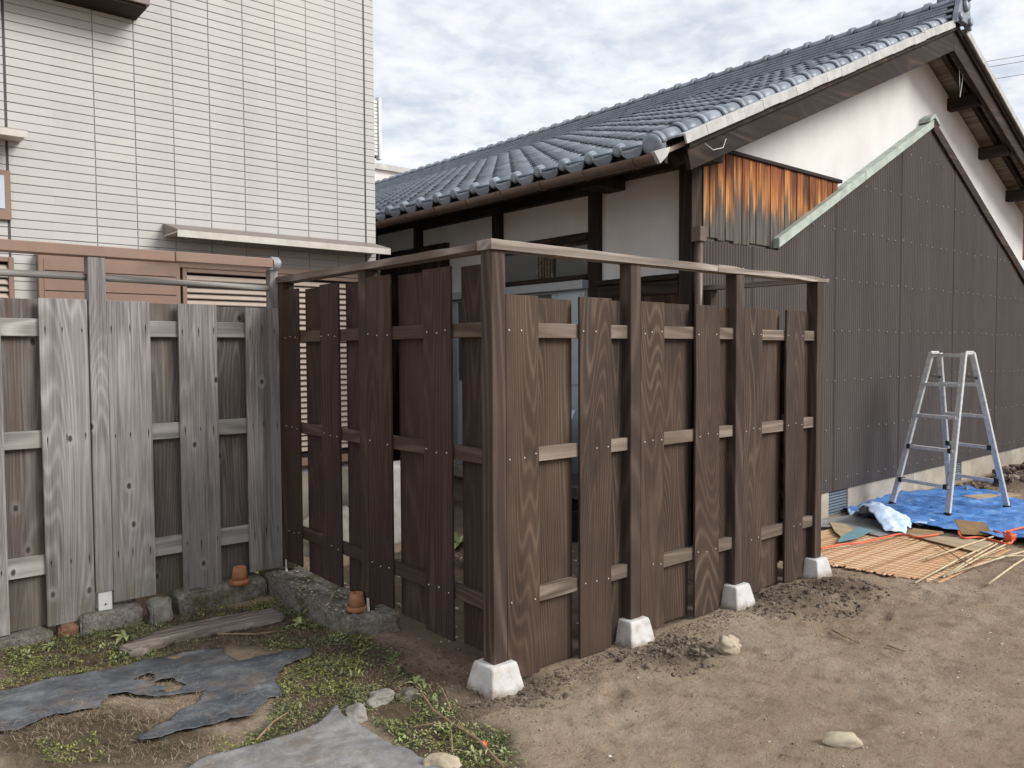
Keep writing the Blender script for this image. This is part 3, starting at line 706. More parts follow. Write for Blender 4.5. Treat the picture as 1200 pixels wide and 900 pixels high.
SH2 = PX((180, 930), (230, 898), (300, 880), (345, 865), (372, 855), (383, 846), (393, 833), (402, 845), (425, 858), (455, 878), (480, 884), (520, 905), (560, 940), (400, 990))
o = sheet('ground_sheet', SH2, 'palesheet', .010, .018, .016, seed=9, jag=.006, freq=4.5); tag(o, 'pale grey ground sheet with a pointed tip beside weeds', 'ground sheet')

# ------------------------------------------------------------------ tiled house on the left
HY = 3.30; HX1 = 1.39; HOUSE = empty('tiled_house', (0, HY, 0), 'cream tiled house wall with brown shutters behind the grey fence', 'house')
wall = MB().box(-5.0, HX1-.004, HY+.006, HY+6.5, -.1, 6.2).build('wall', 'joint', HOUSE)
MB().box(-5.05, HX1-.001, HY-.012, HY+.02, -.1, .52).build('wall_base', 'concrete', HOUSE)
TW, TH = .2588, .0567; J = .0052
zs0 = 2.031
def tilemesh(w_):
    return MB().box(.0, w_, -.0025, .008, 0, TH-J).mesh('wall_tile', bevel=.0014)
tm = tilemesh(TW-J); tm_end = tilemesh(HX1+1.04-9*TW-.014)
cells = []
for k in range(-12, 10):
    for r in range(-26, 72):
        x = -1.04+k*TW+(.010 if k in (9, -1) else 0); z = zs0+r*TH
        if z < .45 or z > 6.1: continue
        q = (Vector((x+.13, HY, z))-Vector(CAM)); d = q.length
        u = 600+FPX*(q.dot(Vector(ROT[0]))/q.dot(Vector(ROT[2]))); v = 450-FPX*(q.dot(Vector(ROT[1]))/q.dot(Vector(ROT[2])))
        vis = -20 < u < 445 and -5 < v < 296
        cells.append((not vis, d, k, x, z))
cells.sort(); rest = MB(); first = {}
for i, (hid, d, k, x, z) in enumerate(cells):
    w_ = TW-J-(.012 if k in (9, -1) else 0)
    if i < 300:
        me_ = tm_end if k == 9 else tm
        if not me_.materials: me_.materials.append(MAT['tile'])
        o = bpy.data.objects.new('wall_tile', me_); col.objects.link(o); o.parent = wall; o.location = (x, HY, z+random.uniform(-.0008, .0008))
    else:
        ww = (HX1+1.04-9*TW-.014) if k == 9 else TW-J
        rest.box(x, x+ww, HY-.0025, HY+.008, z, z+TH-J)
o = rest.build('wall_tiles', 'tile', wall); o['kind'] = 'stuff'
# corner return tiles on the side of the house
cr = MB()
for r in range(-26, 72):
    z = zs0+r*TH
    for k in range(12):
        if .45 < z < 6.1: cr.box(HX1-.012, HX1-.0005, HY+.010+k*TW, HY+.010+k*TW+TW-J, z, z+TH-J)
o = cr.build('wall_tiles', 'tile', wall); o['kind'] = 'stuff'
for k in (9, -1):
    x = -1.04+k*TW; MB().box(x-.004, x+.0085, HY-.001, HY+.0075, .46, 6.1).build('sealant_joint', 'sealant', wall)
def canopy(x0, x1, z, depth, lab=None, h=.055, drop=.10):
    c = MB().prism([(HY-.009, z+drop), (HY-depth, z+.012), (HY-depth, z), (HY-.009, z)], 0, x0, x1).build('canopy', 'canopy_top', HOUSE, bevel=.002)
    MB().box(x0+.004, x1-.004, HY-depth-.006, HY-depth-.0005, z-h+.008, z+.006).build('fascia', 'canopy_under', c, bevel=.001)
    MB().box(x0+.002, x1-.002, HY-depth+.001, HY-.01, z-.012, z-.001).build('soffit', 'canopy_under', c)
    return c
# long canopy: front edge is read off the photograph on its own plane
CD = .30
a = un(207, 268, 1, HY-CD); b = un(458, 296, 1, HY-CD)
canopy(a[0], b[0], (a[2]+b[2])/2+.006, CD, h=.05, drop=.085)
a = un(33, 157, 1, HY-.26); canopy(-2.6, a[0], a[2]+.01, .26, drop=.07, h=.045)
# upper window box, only its underside corner shows
a = un(176, 8, 1, HY-.28)
ub = MB().box(-1.9, a[0], HY-.28, HY-.009, a[2]+.01, a[2]+.09).build('window_box', 'canopy_top', HOUSE, bevel=.003)
MB().box(-1.88, a[0]-.02, HY-.26, HY-.012, a[2]-.012, a[2]+.008).build('soffit', 'olddark_x', ub)
MB().box(-1.88, a[0]-.02, HY-.262, HY-.02, a[2]+.0905, a[2]+.7).build('window', 'pane', ub)
# small brown window under the short canopy
a = un(12, 200, 1, HY-.03); b = un(-60, 258, 1, HY-.03); c_ = un(12, 258, 1, HY-.03)
wn = MB().box(a[0]-.75, a[0], HY-.03, HY-.0085, c_[2], a[2]).build('window', 'trim', HOUSE, bevel=.003)
MB().box(a[0]-.70, a[0]-.035, HY-.034, HY-.0305, c_[2]+.07, a[2]-.035).build('pane', 'frost', wn)
# shutters: louver pair, plain shutter box, louver on the far left
def louver(x0, x1, z0, z1, y=HY-.055, pitch=.044, mat='louver'):
    f = MB().box(x0, x1, y+.030, y+.045, z0, z1).build('shutter', 'shutter_dark', HOUSE); z = z0+.05
    MB().box(x0, x0+.03, y-.012, y+.029, z0, z1).build('shutter_frame', 'trim', f, bevel=.002)
    MB().box(x1-.03, x1, y-.012, y+.029, z0, z1).build('shutter_frame', 'trim', f, bevel=.002)
    MB().box(x0+.031, x1-.031, y-.012, y+.029, z1-.03, z1).build('shutter_frame', 'trim', f, bevel=.002)
    sm = None
    while z < z1-.06:
        if sm is None:
            sm = MB().prism([(y+.020, pitch*.88), (y-.006, .006), (y-.002, 0), (y+.026, pitch*.80)], 0, x0+.032, x1-.032).mesh('slat'); sm.materials.append(MAT[mat])
        s_ = bpy.data.objects.new('slat', sm); col.objects.link(s_); s_.parent = f; s_.location = (0, 0, z); z += pitch
    return f
xa = un(214, 340, 1, HY-.06)[0]; xm = un(319, 340, 1, HY-.06)[0]; xb_ = HX1-.11
zt2 = un(250, 318, 1, HY-.06)[2]+.012
louver(xa, xm+.02, .66, zt2); louver(xm+.021, xb_, .66, zt2)
MB().box(xa-.02, xb_+.02, HY-.075, HY-.009, zt2+.001, zt2+.05).build('shutter_head', 'trim', HOUSE, bevel=.002)
MB().box(xa-.02, xb_+.02, HY-.085, HY-.013, .60, .658).build('shutter_sill', 'trim', HOUSE, bevel=.002)
xl = un(45, 340, 1, HY-.07)[0]
sb = MB().box(xl, xa-.022, HY-.085, HY-.0095, .60, zt2+.05).build('shutter_box', 'trim', HOUSE, bevel=.003)
MB().box(xl+.03, xa-.05, HY-.089, HY-.0852, .66, zt2+.005).build('panel', 'trim', sb, bevel=.002)
for k in range(9):
    z = zt2-.075-k*.13
    MB().box(xl+.035, xa-.055, HY-.0905, HY-.0892, z, z+.006).build('groove', 'shutter_dark', sb)
xc = un(17, 340, 1, HY-.06)[0]; louver(xc-.9, xc, .66, zt2)
# wall lattice and neighbour roof beyond the corner of the tiled house
NB = empty('far_house', (3, 16, 0), 'distant pale house with a lattice balcony behind the roof ridge', 'house')
q0 = un(439, 115, 1, 9.0); q1 = un(446, 187, 1, 9.0)
bx0, bx1, bz0, bz1 = q0[0]-1.0, q1[0], q1[2], q0[2]
MB().box(bx0, bx1, 9.1, 9.2, bz0+.05, bz1).build('balcony_wall', 'canopy_top', NB)
for k in range(15):
    z = bz0+.06+k*(bz1-bz0-.08)/15
    MB().box(bx0, bx1, 9.0, 9.09, z, z+.05).build('lattice_slat', 'white', NB)
MB().box(bx1-.04, bx1+.01, 8.97, 9.08, bz0, bz1+.03).build('lattice_post', 'white', NB)
q0 = un(443, 190, 1, 16.); q1 = un(481, 225, 1, 16.)
MB().box(q0[0]-4, q1[0], 16, 20, 0, q0[2]-.2).build('wall', 'plaster', NB)
MB().box(q0[0]-4.1, q1[0]+.1, 15.9, 20.1, q0[2]-.199, q0[2]-.05).build('roof', 'verge', NB)

# ------------------------------------------------------------------ old plaster house with tiled roof
OH = empty('old_house', (6, .95, 0), 'old plaster and timber house with blue-grey tiled gable roof', 'house')
WX0, WX1, WY = 2.65, 9.68, .95; AX = 6.4; EX = 1.887; PIT = .43; TOPY = 12.0
def deck(x): return 2.83+PIT*(x-1.971) if x <= AX else 2.83+PIT*(2*AX-x-1.971)
# walls
gw = [(WX0+.03, -.1), (WX1-.03, -.1), (WX1-.03, deck(WX1)-.1), (AX, deck(AX)-.1), (WX0+.03, deck(WX0)-.1)]
MB().prism([(p[0], p[1]) for p in gw], 1, WY+.02, TOPY).build('wall', 'plaster', OH)
# corner post and side-wall timber frame, plane x = WX0
MB().box(WX0-.035, WX0+.085, WY-.03, WY+.09, -.05, deck(WX0)-.05).build('post', 'olddark', OH, bevel=.004)
for y in (1.93, 3.20, 4.55, 5.9):
    MB().box(WX0-.02, WX0+.09, y-.06, y+.06, .3, deck(WX0)-.08).build('post', 'olddark', OH, bevel=.004)
MB().box(WX0-.06, WX0+.10, .75, TOPY, deck(WX0)-.27, deck(WX0)-.09).build('wall_plate', 'olddark_y', OH)
MB().box(WX0-.30, WX0+.2, 1.62, 1.80+.02, deck(WX0)-.34, deck(WX0)-.22).build('beam_end', 'olddark', OH)
MB().box(WX0-.05, WX0+.0295, 1.80, 4.5, 2.80, 2.90).build('beam', 'olddark_y', OH)
# high window between the two posts
zl = 2.43; zw = 2.145
MB().box(WX0-.03, WX0+.029, 1.991, 3.139, zl-.005, zl+.06).build('lintel', 'olddark_y', OH, bevel=.003)
wf = MB().box(WX0-.008, WX0+.029, 1.991, 3.139, zw-.05, zl-.0055).build('window', 'olddark', OH)
MB().box(WX0-.012, WX0-.0085, 2.0, 2.38, zw, zl-.04).build('pane', 'pane', wf)
MB().box(WX0-.012, WX0-.0085, 2.62, 3.13, zw, zl-.04).build('pane', 'pane', wf)
for k in range(6):
    y = 2.41+k*.037; MB().box(WX0-.03, WX0-.009, y, y+.018, zw, zl-.02).build('lattice_bar', 'plank', wf)
MB().box(WX0-.04, WX0-.0085, 1.992, 3.138, zw-.05, zw-.002).build('window_sill', 'olddark_y', wf, bevel=.003)
# aluminium sliding door under a metal head
MB().box(WX0-.10, WX0+.029, 1.98, 4.02, 2.02, 2.092).build('door_head', 'sash', OH, bevel=.004)
dr = MB().box(WX0-.03, WX0+.0285, 1.99, 4.0, .36, 2.018).build('door', 'sash', OH)
for y0, y1 in ((2.0, 2.06), (2.34, 2.40), (2.70, 2.76), (3.06, 3.12), (3.42, 3.48), (3.78, 3.82), (3.94, 4.0)):
    MB().box(WX0-.05, WX0-.0305, y0, y1, .36, 2.0).build('stile', 'sash', dr, bevel=.003)
for y0, y1 in ((2.061, 2.339), (2.401, 2.699), (2.761, 3.059), (3.121, 3.419), (3.481, 3.779)):
    MB().box(WX0-.036, WX0-.0305, y0, y1, 1.22, 2.0).build('pane', 'frost' if y0 < 2.2 else 'pane', dr)
    MB().box(WX0-.036, WX0-.0305, y0, y1, .46, 1.20).build('pane', 'frost', dr)
MB().box(WX0-.12, WX0+.028, 1.98, 4.0, .26, .358).build('door_sill', 'concrete', OH)
# timber wainscot between corner post and door
MB().box(WX0-.06, WX0+.029, 1.045, 1.868, 2.035, 2.075).build('ledge', 'olddark_y', OH, bevel=.004)
MB().box(WX0-.03, WX0+.0285, 1.045, 1.868, 1.93, 2.034).build('beam', 'olddark_y', OH)
for k in range(6):
    y = 1.046+k*.137; MB().box(WX0-.02-.003*(k % 2), WX0+.028, y, y+.134, .3, 1.929).build('board', 'redwood', OH, bevel=.003)
MB().box(WX0-.05, WX0+.0275, 1.045, TOPY-6, -.1, .255).build('foundation', 'concrete', OH)
for k in range(8):
    y = 4.01+k*.16; MB().box(WX0-.025-.004*(k % 2), WX0+.0285, y, y+.157, .26, 2.62).build('board', 'olddark', OH, bevel=.003)  # dark cladding added to blacken the shaded gap beyond the door
# dark panel added in place of the shadowed void between the two houses
MB().box(HX1+.01, WX0-.05, 5.3, 5.36, -.05, 2.9).build('alley_shade_panel', 'olddark', OH)
# downpipe at the corner
dp = MB().tube([(WX0-.01, WY-.075, .05), (WX0-.01, WY-.075, 1.2), (WX0-.01, WY-.075, 2.30)], .03, 10).build('downpipe', 'gutter', OH, smooth=True)
MB().box(WX0-.05, WX0+.03, WY-.115, WY-.032, 2.29, 2.40).build('rain_head', 'gutter', OH, bevel=.005)
# charred boards on the gable
nb = 24; x = WX0+.10
for k in range(nb):
    w_ = random.uniform(.092, .112); zb_ = 2.335+random.uniform(-.012, .012)
    MB().box(x, x+w_-.006, WY-.018-.004*(k % 2), WY+.019, zb_, 3.0).build('charred_board', 'ember', OH, bevel=.003); x += w_
    if x > 4.75: break
MB().box(WX0+.09, 4.80, WY-.04, WY+.019, 3.001, 3.03).build('board_trim', 'olddark_x', OH, bevel=.003)
MB().box(WX0+.087, WX0+.10, WY-.035, WY+.019, 2.3, 3.0).build('board_trim', 'olddark', OH)
# ---- corrugated cladding with its own gable
CY = .90; CAX, CAZ = 6.62, 3.86; CP = .505
def ctop(x): return min(CAZ-CP*abs(x-CAX), 9) if x > 3.74 else 2.325
pitch = .036; sw = .648; xs_ = WX0+.06; nsh = 0
while xs_ < WX1+.05:
    xe = min(xs_+sw, WX1+.06); n = int(round((xe-xs_+.018)/pitch*8)); vs = []; fs = []; offs = -.004*(nsh % 2)
    for i in range(n+1):
        x = xs_+pitch*i/8; yy = CY+offs-.0055*math.cos(math.pi*i/4)+.002*noise.noise((x*3, nsh, 0))
        vs += [(x, yy, .225), (x, yy, max(.3, ctop(x)-.01)), (x, yy+.006, .225), (x, yy+.006, max(.3, ctop(x)-.01))]
    for i in range(n):
        a = i*4; fs += [(a, a+4, a+5, a+1), (a+2, a+3, a+7, a+6), (a+1, a+5, a+7, a+3), (a, a+2, a+6, a+4)]
    fs += [(0, 1, 3, 2), (n*4, n*4+2, n*4+3, n*4+1)]
    MB().add(vs, fs).build('corrugated_sheet', 'corr', OH, fix=False); xs_ = xe if xe < WX1+.04 else 99; nsh += 1
sc_ = MB()
for z in (.33, .78, 1.23, 1.68, 2.13, 2.58, 3.03, 3.45):
    x = WX0+.1
    while x < WX1:
        if z < ctop(x)-.06 and not (z > 2.3 and x < 3.8):
            zz = z+random.uniform(-.012, .012); sc_.box(x-.0038, x+.0038, CY-.0150, CY-.004, zz-.0038, zz+.0038)
        x += pitch*random.choice((4, 5, 5, 6))
o = sc_.build('cladding_screws', 'sash', OH); o['kind'] = 'stuff'
MB().box(WX0+.055, WX1+.02, CY+.020, CY+.045, .3, 2.2).build('batten_wall', 'olddark', OH)
MB().prism([(3.8, 2.2), (9.5, 2.2), (9.5, 2.4), (CAX, CAZ-.06), (3.85, 2.42)], 1, CY+.020, WY+.018).build('batten_wall', 'olddark', OH)
# verdigris flashing up the left slope, shaded side painted dark down the right one
def slope_bar(name, x0, x1, y0, y1, dz0, dz1, mat, bev=.003):
    f = lambda x: CAZ-CP*abs(x-CAX)
    return MB().prism([(x0, f(x0)+dz0), (x1, f(x1)+dz0), (x1, f(x1)+dz1), (x0, f(x0)+dz1)], 1, y0, y1).build(name, mat, OH, bevel=bev)
slope_bar('flashing', 3.70, 5.15, CY-.030, WY+.018, -.055, .026, 'green'); slope_bar('flashing', 5.152, CAX, CY-.032, WY+.018, -.053, .028, 'green')
slope_bar('flashing', CAX+.001, WX1+.2, CY-.034, WY+.018, -.085, .035, 'olddark_x')
MB().prism([(CAX-.13, CAZ-.02), (CAX, CAZ+.045), (CAX+.12, CAZ-.02), (CAX+.10, CAZ+.03), (CAX, CAZ+.085), (CAX-.11, CAZ+.03)], 1, CY-.045, WY+.018).build('flashing_cap', 'green', OH)
# foundation of the gable side
for x0, x1 in ((WX0+.06, 4.62), (4.97, 6.36), (6.363, 7.28), (7.62, WX1)):
    MB().box(x0, x1, CY+.012, CY+.20, -.2, .223).build('foundation', 'concrete', OH, bevel=.004)
for x0, x1 in ((4.62, 4.97), (7.28, 7.62)):
    v = MB().box(x0+.002, x1-.002, CY+.045, CY+.10, -.05, .222).build('vent', 'vent', OH)
    for k in range(8): MB().box(x0+.004, x1-.004, CY+.022, CY+.044, .0+k*.027, .017+k*.027).build('slat', 'vent', v)
# ---- roof structure
VY = .55  # verge plane
for side in (0, 1):
    xa_, xb2 = (EX+.06, AX) if side == 0 else (AX, 2*AX-EX-.06)
    MB().prism([(xa_, deck(xa_)-.05), (xb2, deck(xb2)-.05), (xb2, deck(xb2)-.02), (xa_, deck(xa_)-.02)], 1, VY+.06, TOPY).build('roof_deck', 'soffit', OH)
    f = lambda x: deck(x)
    b0, b1 = (2.13, AX) if side == 0 else (AX, 2*AX-2.13)
    lowA = .155 if side == 0 else .23; lowB = .23 if side == 0 else .155
    MB().prism([(b0+(.05 if side == 0 else 0), f(b0)-.205 if side == 0 else f(b0)-.27), (b1, f(b1)-.27 if side == 0 else f(b1)-.165), (b1, f(b1)-.03), (b0, f(b0)-.03)], 1, .602, .645).build('bargeboard', 'olddark_x', OH, bevel=.004)
    MB().prism([(b0, f(b0)-.075), (b1, f(b1)-.075), (b1, f(b1)-.022), (b0, f(b0)-.022)], 1, .576, .6015).build('barge_trim', 'olddark_x', OH, bevel=.003)
    MB().prism([(b0+.1 if side == 0 else b0, f(b0)-.15 if side == 0 else f(b0)-.12), (b1, f(b1)-.12), (b1, f(b1)-.052), (b0, f(b0)-.052)], 1, .77, .82).build('rafter', 'olddark_x', OH)
# purlins
for x in (AX, 7.25, 8.15, 9.05, 9.95):
    z = deck(x)-.13; MB().box(x-.055, x+.055, .66, WY+.03, z-.13, z).build('purlin', 'olddark_y', OH, bevel=.005)
# rafters below the eave
for k in range(24):
    y = .85+k*.34; x0, x1 = EX+.08, WX0+.02
    MB().prism([(x0, deck(x0)-.115), (x1, deck(x1)-.115), (x1, deck(x1)-.051), (x0, deck(x0)-.051)], 1, y, y+.05).build('rafter', 'olddark', OH)
MB().box(EX+.045, EX+.075, VY+.07, TOPY, deck(EX)-.085, deck(EX)+.03).build('eave_fascia', 'olddark_y', OH)
# gutter
pr = [(.055*math.cos(a), .055*math.sin(a)) for a in [math.pi+math.pi*k/10 for k in range(11)]]
pr2 = [(.049*math.cos(a), .049*math.sin(a)) for a in [2*math.pi-math.pi*k/10 for k in range(11)]]
gx0, gz0 = EX-.03, deck(EX)-.045
MB().prism([(gx0+p[0], gz0+p[1]) for p in pr+pr2], 1, .625, 4.55).build('gutter', 'gutter', OH)
for k in range(9): MB().prism([(gx0+p[0]*1.12, gz0+p[1]*1.12) for p in pr]+[(gx0+p[0]*1.06, gz0+p[1]*1.06) for p in pr[::-1]], 1, .78+k*.45, .80+k*.45).build('gutter_bracket', 'gutter', OH)
MB().prism([(gx0-.06, gz0+.005), (gx0, gz0-.06), (gx0+.07, gz0+.0), (gx0+.10, gz0+.06), (gx0, gz0+.03)], 1, .592, .6235).build('gutter_end', 'verge', OH)
# ---- tiles
th = math.atan(PIT); TWD, TLN = .2648, .2408; NR = 20
def frame(y, s, lift=0.0, side=0):
    """matrix: local x -> along the eave (-y .. +y), local y -> up the slope, local z -> normal"""
    if side == 0:
        ux = Vector((0, -1, 0)); uy = Vector((math.cos(th), 0, math.sin(th))); org = Vector((EX, y, deck(EX)))
    else:
        ux = Vector((0, 1, 0)); uy = Vector((-math.cos(th), 0, math.sin(th))); org = Vector((2*AX-EX, y, deck(EX)))
    uz = ux.cross(uy); m_ = Matrix.Identity(4); o_ = org+uy*s+uz*lift
    for i in range(3): m_[i][0], m_[i][1], m_[i][2], m_[i][3] = ux[i], uy[i], uz[i], o_[i]
    return m_
def prof(a):
    return -.014*math.sin(math.pi*a/.66) if a < .66 else .036*math.sin(math.pi*(a-.66)/.46)
def tile_geo(front=False):
    A = [0, .1, .22, .35, .48, .58, .66, .72, .79, .86, .93, 1.0, 1.07]; vs = []; fs = []; t_ = .016
    n = len(A)
    for (y, up) in ((0, .030), (.30, .004)):
        for a in A: vs.append((a*TWD, y, up+prof(a)+.014))
        for a in A: vs.append((a*TWD, y+(.004 if y == 0 else 0), up+prof(a)+.014-t_))
    for i in range(n-1):
        fs += [(i, i+1, 2*n+i+1, 2*n+i), (n+i, 3*n+i, 3*n+i+1, n+i+1), (i, n+i, n+i+1, i+1)]
    fs += [(0, 2*n, 3*n, n), (n-1, 2*n-1, 4*n-1, 3*n-1)]
    return vs, fs
tv, tf = tile_geo(); tmesh = MB().add(tv, tf).mesh('roof_tile', smooth=True, fix=True)
tmesh.materials.append(MAT['roof'])
roof = [o_ for o_ in col.objects if o_.name.startswith('roof_deck')][0]
cands = []
for c in range(44):
    for r in range(NR):
        y = .714+.22+c*TWD; mtx = frame(y, r*TLN); p = mtx @ Vector((.12, .12, .02)); q = p-Vector(CAM)
        u = 600+FPX*(q.dot(Vector(ROT[0]))/q.dot(Vector(ROT[2])))
        cands.append((u < 436, q.length, c, r))
cands.sort(); stuffm = MB()
for i, (h, d, c, r) in enumerate(cands):
    mtx = frame(.714+.22+c*TWD+random.uniform(-.003, .003), r*TLN+random.uniform(-.004, .004), random.uniform(-.002, .002))
    if i < 290:
        o = bpy.data.objects.new('roof_tile', tmesh); col.objects.link(o); o.parent = roof; o.matrix_basis = mtx
    elif not (h and r < 14): stuffm.add([mtx @ Vector(v) for v in tv], tf)
o = stuffm.build('roof_tiles', 'roof', roof, smooth=True); o['kind'] = 'stuff'
sm2 = MB()
for c in range(10):
    for r in range(NR): 
        mtx = frame(.714+.04+c*TWD, r*TLN, 0, 1); sm2.add([mtx @ Vector(v) for v in tv], tf)
o = sm2.build('roof_tiles', 'roof', roof, smooth=True); o['kind'] = 'stuff'
# eave ornaments: round head below every roll, drop lip below every pan
hd = MB().lathe([(.0, -.006), (.030, -.006), (.041, .004), (.043, .02), (.043, .06)], (0, 0, 0), 16, 1).mesh('eave_head', smooth=True); hd.materials.append(MAT['roof'])
A = [k/10 for k in range(11)]
lipv = [(a*TWD*.70, -.004, .040-.014*math.sin(math.pi*a)) for a in A]+[(a*TWD*.70, -.004, .028-.014*math.sin(math.pi*a)-.045*math.sin(math.pi*a)**.6) for a in A]
lipv += [(x, .012, z) for x, y, z in lipv]; n = 11
lipf = []
for i in range(10): lipf += [(i, i+1, n+i+1, n+i), (2*n+i, 3*n+i, 3*n+i+1, 2*n+i+1), (i, 2*n+i, 2*n+i+1, i+1), (n+i, n+i+1, 3*n+i+1, 3*n+i)]
lip = MB().add(lipv, lipf).mesh('eave_lip', smooth=False); lip.materials.append(MAT['roof'])
for c in range(15):
    mtx = frame(.714+.22+c*TWD, -.004)
    for me_, off in ((hd, (.885*TWD, -.008, .048)), (lip, (0, -.006, 0))):
        o = bpy.data.objects.new(me_.name, me_); col.objects.link(o); o.parent = roof; o.matrix_basis = mtx @ Matrix.Translation(off)
# verge: round cover tiles with a band each, pale hanging verge tiles
cv = MB()
cvv = []; cvf = []
def halfpipe(r0, r1, y0, y1, n=10):
    vs = []
    for (r, y) in ((r0, y0), (r1, y1)):
        for k in range(n+1):
            a = math.pi*k/n; vs.append((r*math.cos(a), y, r*math.sin(a)))
        for k in range(n+1):
            a = math.pi*k/n; vs.append(((r-.014)*math.cos(a), y, (r-.014)*math.sin(a)))
    m_ = n+1; fs = []
    for k in range(n): fs += [(k, k+1, 2*m_+k+1, 2*m_+k), (m_+k, 3*m_+k, 3*m_+k+1, m_+k+1), (k, m_+k, m_+k+1, k+1), (2*m_+k, 2*m_+k+1, 3*m_+k+1, 3*m_+k)]
    fs += [(0, 2*m_, 3*m_, m_), (n, m_+n, 3*m_+n, 2*m_+n)]
    return vs, fs
cm = MB().add(*halfpipe(.070, .064, .03, .262)); cm = cm.mesh('verge_cover', smooth=True); cm.materials.append(MAT['roof'])
bm_ = MB().add(*halfpipe(.080, .080, 0, .045)).mesh('verge_band', smooth=True); bm_.materials.append(MAT['roof'])
vt = MB().box(.0, .016, .004, .2475, -.042, .026).box(-.16, .0, .004, .26, .012, .028).mesh('verge_tile', bevel=.003); vt.materials.append(MAT['verge'])
for r in range(NR):
    for side in (0, 1):
        if side == 1 and r % 1: continue
        yc = VY+.115
        mtx = frame(yc, r*TLN, .03, side)
        for me_ in (cm, bm_):
            o = bpy.data.objects.new(me_.name, me_); col.objects.link(o); o.parent = roof; o.matrix_basis = mtx
        if r == NR-1: continue
        mv = frame(VY, r*TLN+.165+random.uniform(-.004, .004), .012+random.uniform(-.004, .004), side)
        if side == 1: mv = mv @ Matrix.Diagonal((-1, 1, 1, 1))
        o = bpy.data.objects.new('verge_tile', vt); col.objects.link(o); o.parent = roof; o.matrix_basis = mv
mtx = frame(VY+.115, -.03, .03)
o = bpy.data.objects.new('verge_head', MB().lathe([(.0, -.004), (.05, -.004), (.072, .006), (.074, .03), (.070, .07)], (0, 0, 0), 20, 1).mesh('verge_head', smooth=True)); o.data.materials.append(MAT['roof'])
col.objects.link(o); o.parent = roof; o.matrix_basis = mtx
# ridge: five stepped courses and a row of round caps
rz = deck(AX)+.005; crs = MB()
for k in range(5):
    hw = .165-k*.016; y = VY+.02+.06*(k % 2)
    while y < TOPY-.3:
        crs.box(AX-hw+random.uniform(-.003, .003), AX+hw, y, y+.262, rz+k*.034, rz+k*.034+.023); y += .265
o = crs.build('ridge_courses', 'roof', roof); o['kind'] = 'stuff'
core = MB().box(AX-.085, AX+.085, VY+.03, TOPY-.3, rz-.02, rz+.17).build('ridge_core', 'shutter_dark', roof)
rc = MB().add(*halfpipe(.082, .074, 0, .25)); rcm = MB().add(*halfpipe(.098, .098, 0, .05))
rc.add(rcm.v, rcm.f); rc = rc.mesh('ridge_cap', smooth=True); rc.materials.append(MAT['roof'])
for k in range(43):
    o = bpy.data.objects.new('ridge_cap', rc); col.objects.link(o); o.parent = roof; o.location = (AX, VY+.01+k*.262, rz+.168+random.uniform(-.003, .003))
# ridge-end ornament
og = MB().prism([(AX-.18, rz-.07), (AX-.10, rz-.03), (AX+.10, rz-.03), (AX+.18, rz-.07), (AX+.16, rz+.03), (AX+.12, rz+.12), (AX+.10, rz+.23), (AX, rz+.27), (AX-.10, rz+.23), (AX-.12, rz+.12), (AX-.16, rz+.03)], 1, VY-.045, VY+.01).build('ridge_end', 'roof', roof, bevel=.006)
MB().lathe([(.0, -.03), (.05, -.03), (.062, -.01), (.062, .0)], (AX, VY-.046, rz+.13), 16, 1).build('boss', 'roof', og, smooth=True)
MB().tube([(AX, VY-.09, rz+.22), (AX, VY+.2, rz+.245)], .058, 12).build('end_roll', 'roof', og, smooth=True)
for dx in (-.12, .12): MB().lathe([(.0, -.02), (.035, -.02), (.042, .0)], (AX+dx, VY-.046, rz-.0), 12, 1).build('boss', 'roof', og, smooth=True)
# loose wires on the gable
a = un(826, 168, 1, .575); MB().tube([a, a+np.array([.07, -.015, -.035]), a+np.array([.19, -.01, .0]), a+np.array([.24, 0, .07])], .0026, 5).build('loose_wire', 'white', OH, smooth=True)
a = un(1124, 78, 1, .66); MB().tube([a, a+np.array([.02, 0, -.16]), a+np.array([.06, .01, -.30]), a+np.array([.09, 0, -.12]), a+np.array([.12, 0, .05])], .0026, 5).build('loose_wire', 'white', OH, smooth=True)
# overhead wires far behind
WL = ('lowest of three thin overhead wires crossing the sky behind the gable', 'middle of three thin overhead wires crossing the sky behind the gable', 'topmost of three thin overhead wires crossing the sky behind the gable')
for k, (v0, v1) in enumerate(((95, 82), (80, 66), (73, 60))):
    a = un(1150, v0, 0, 40.); b = un(1330, v1-16, 0, 46.)
    a2 = un(1050, v0+8, 0, 36.)
    tag(MB().tube([a2, a, b, b+(b-a)], .012, 5).build('overhead_wire', 'blackplastic', None), WL[k], 'wire', 'overhead wires')

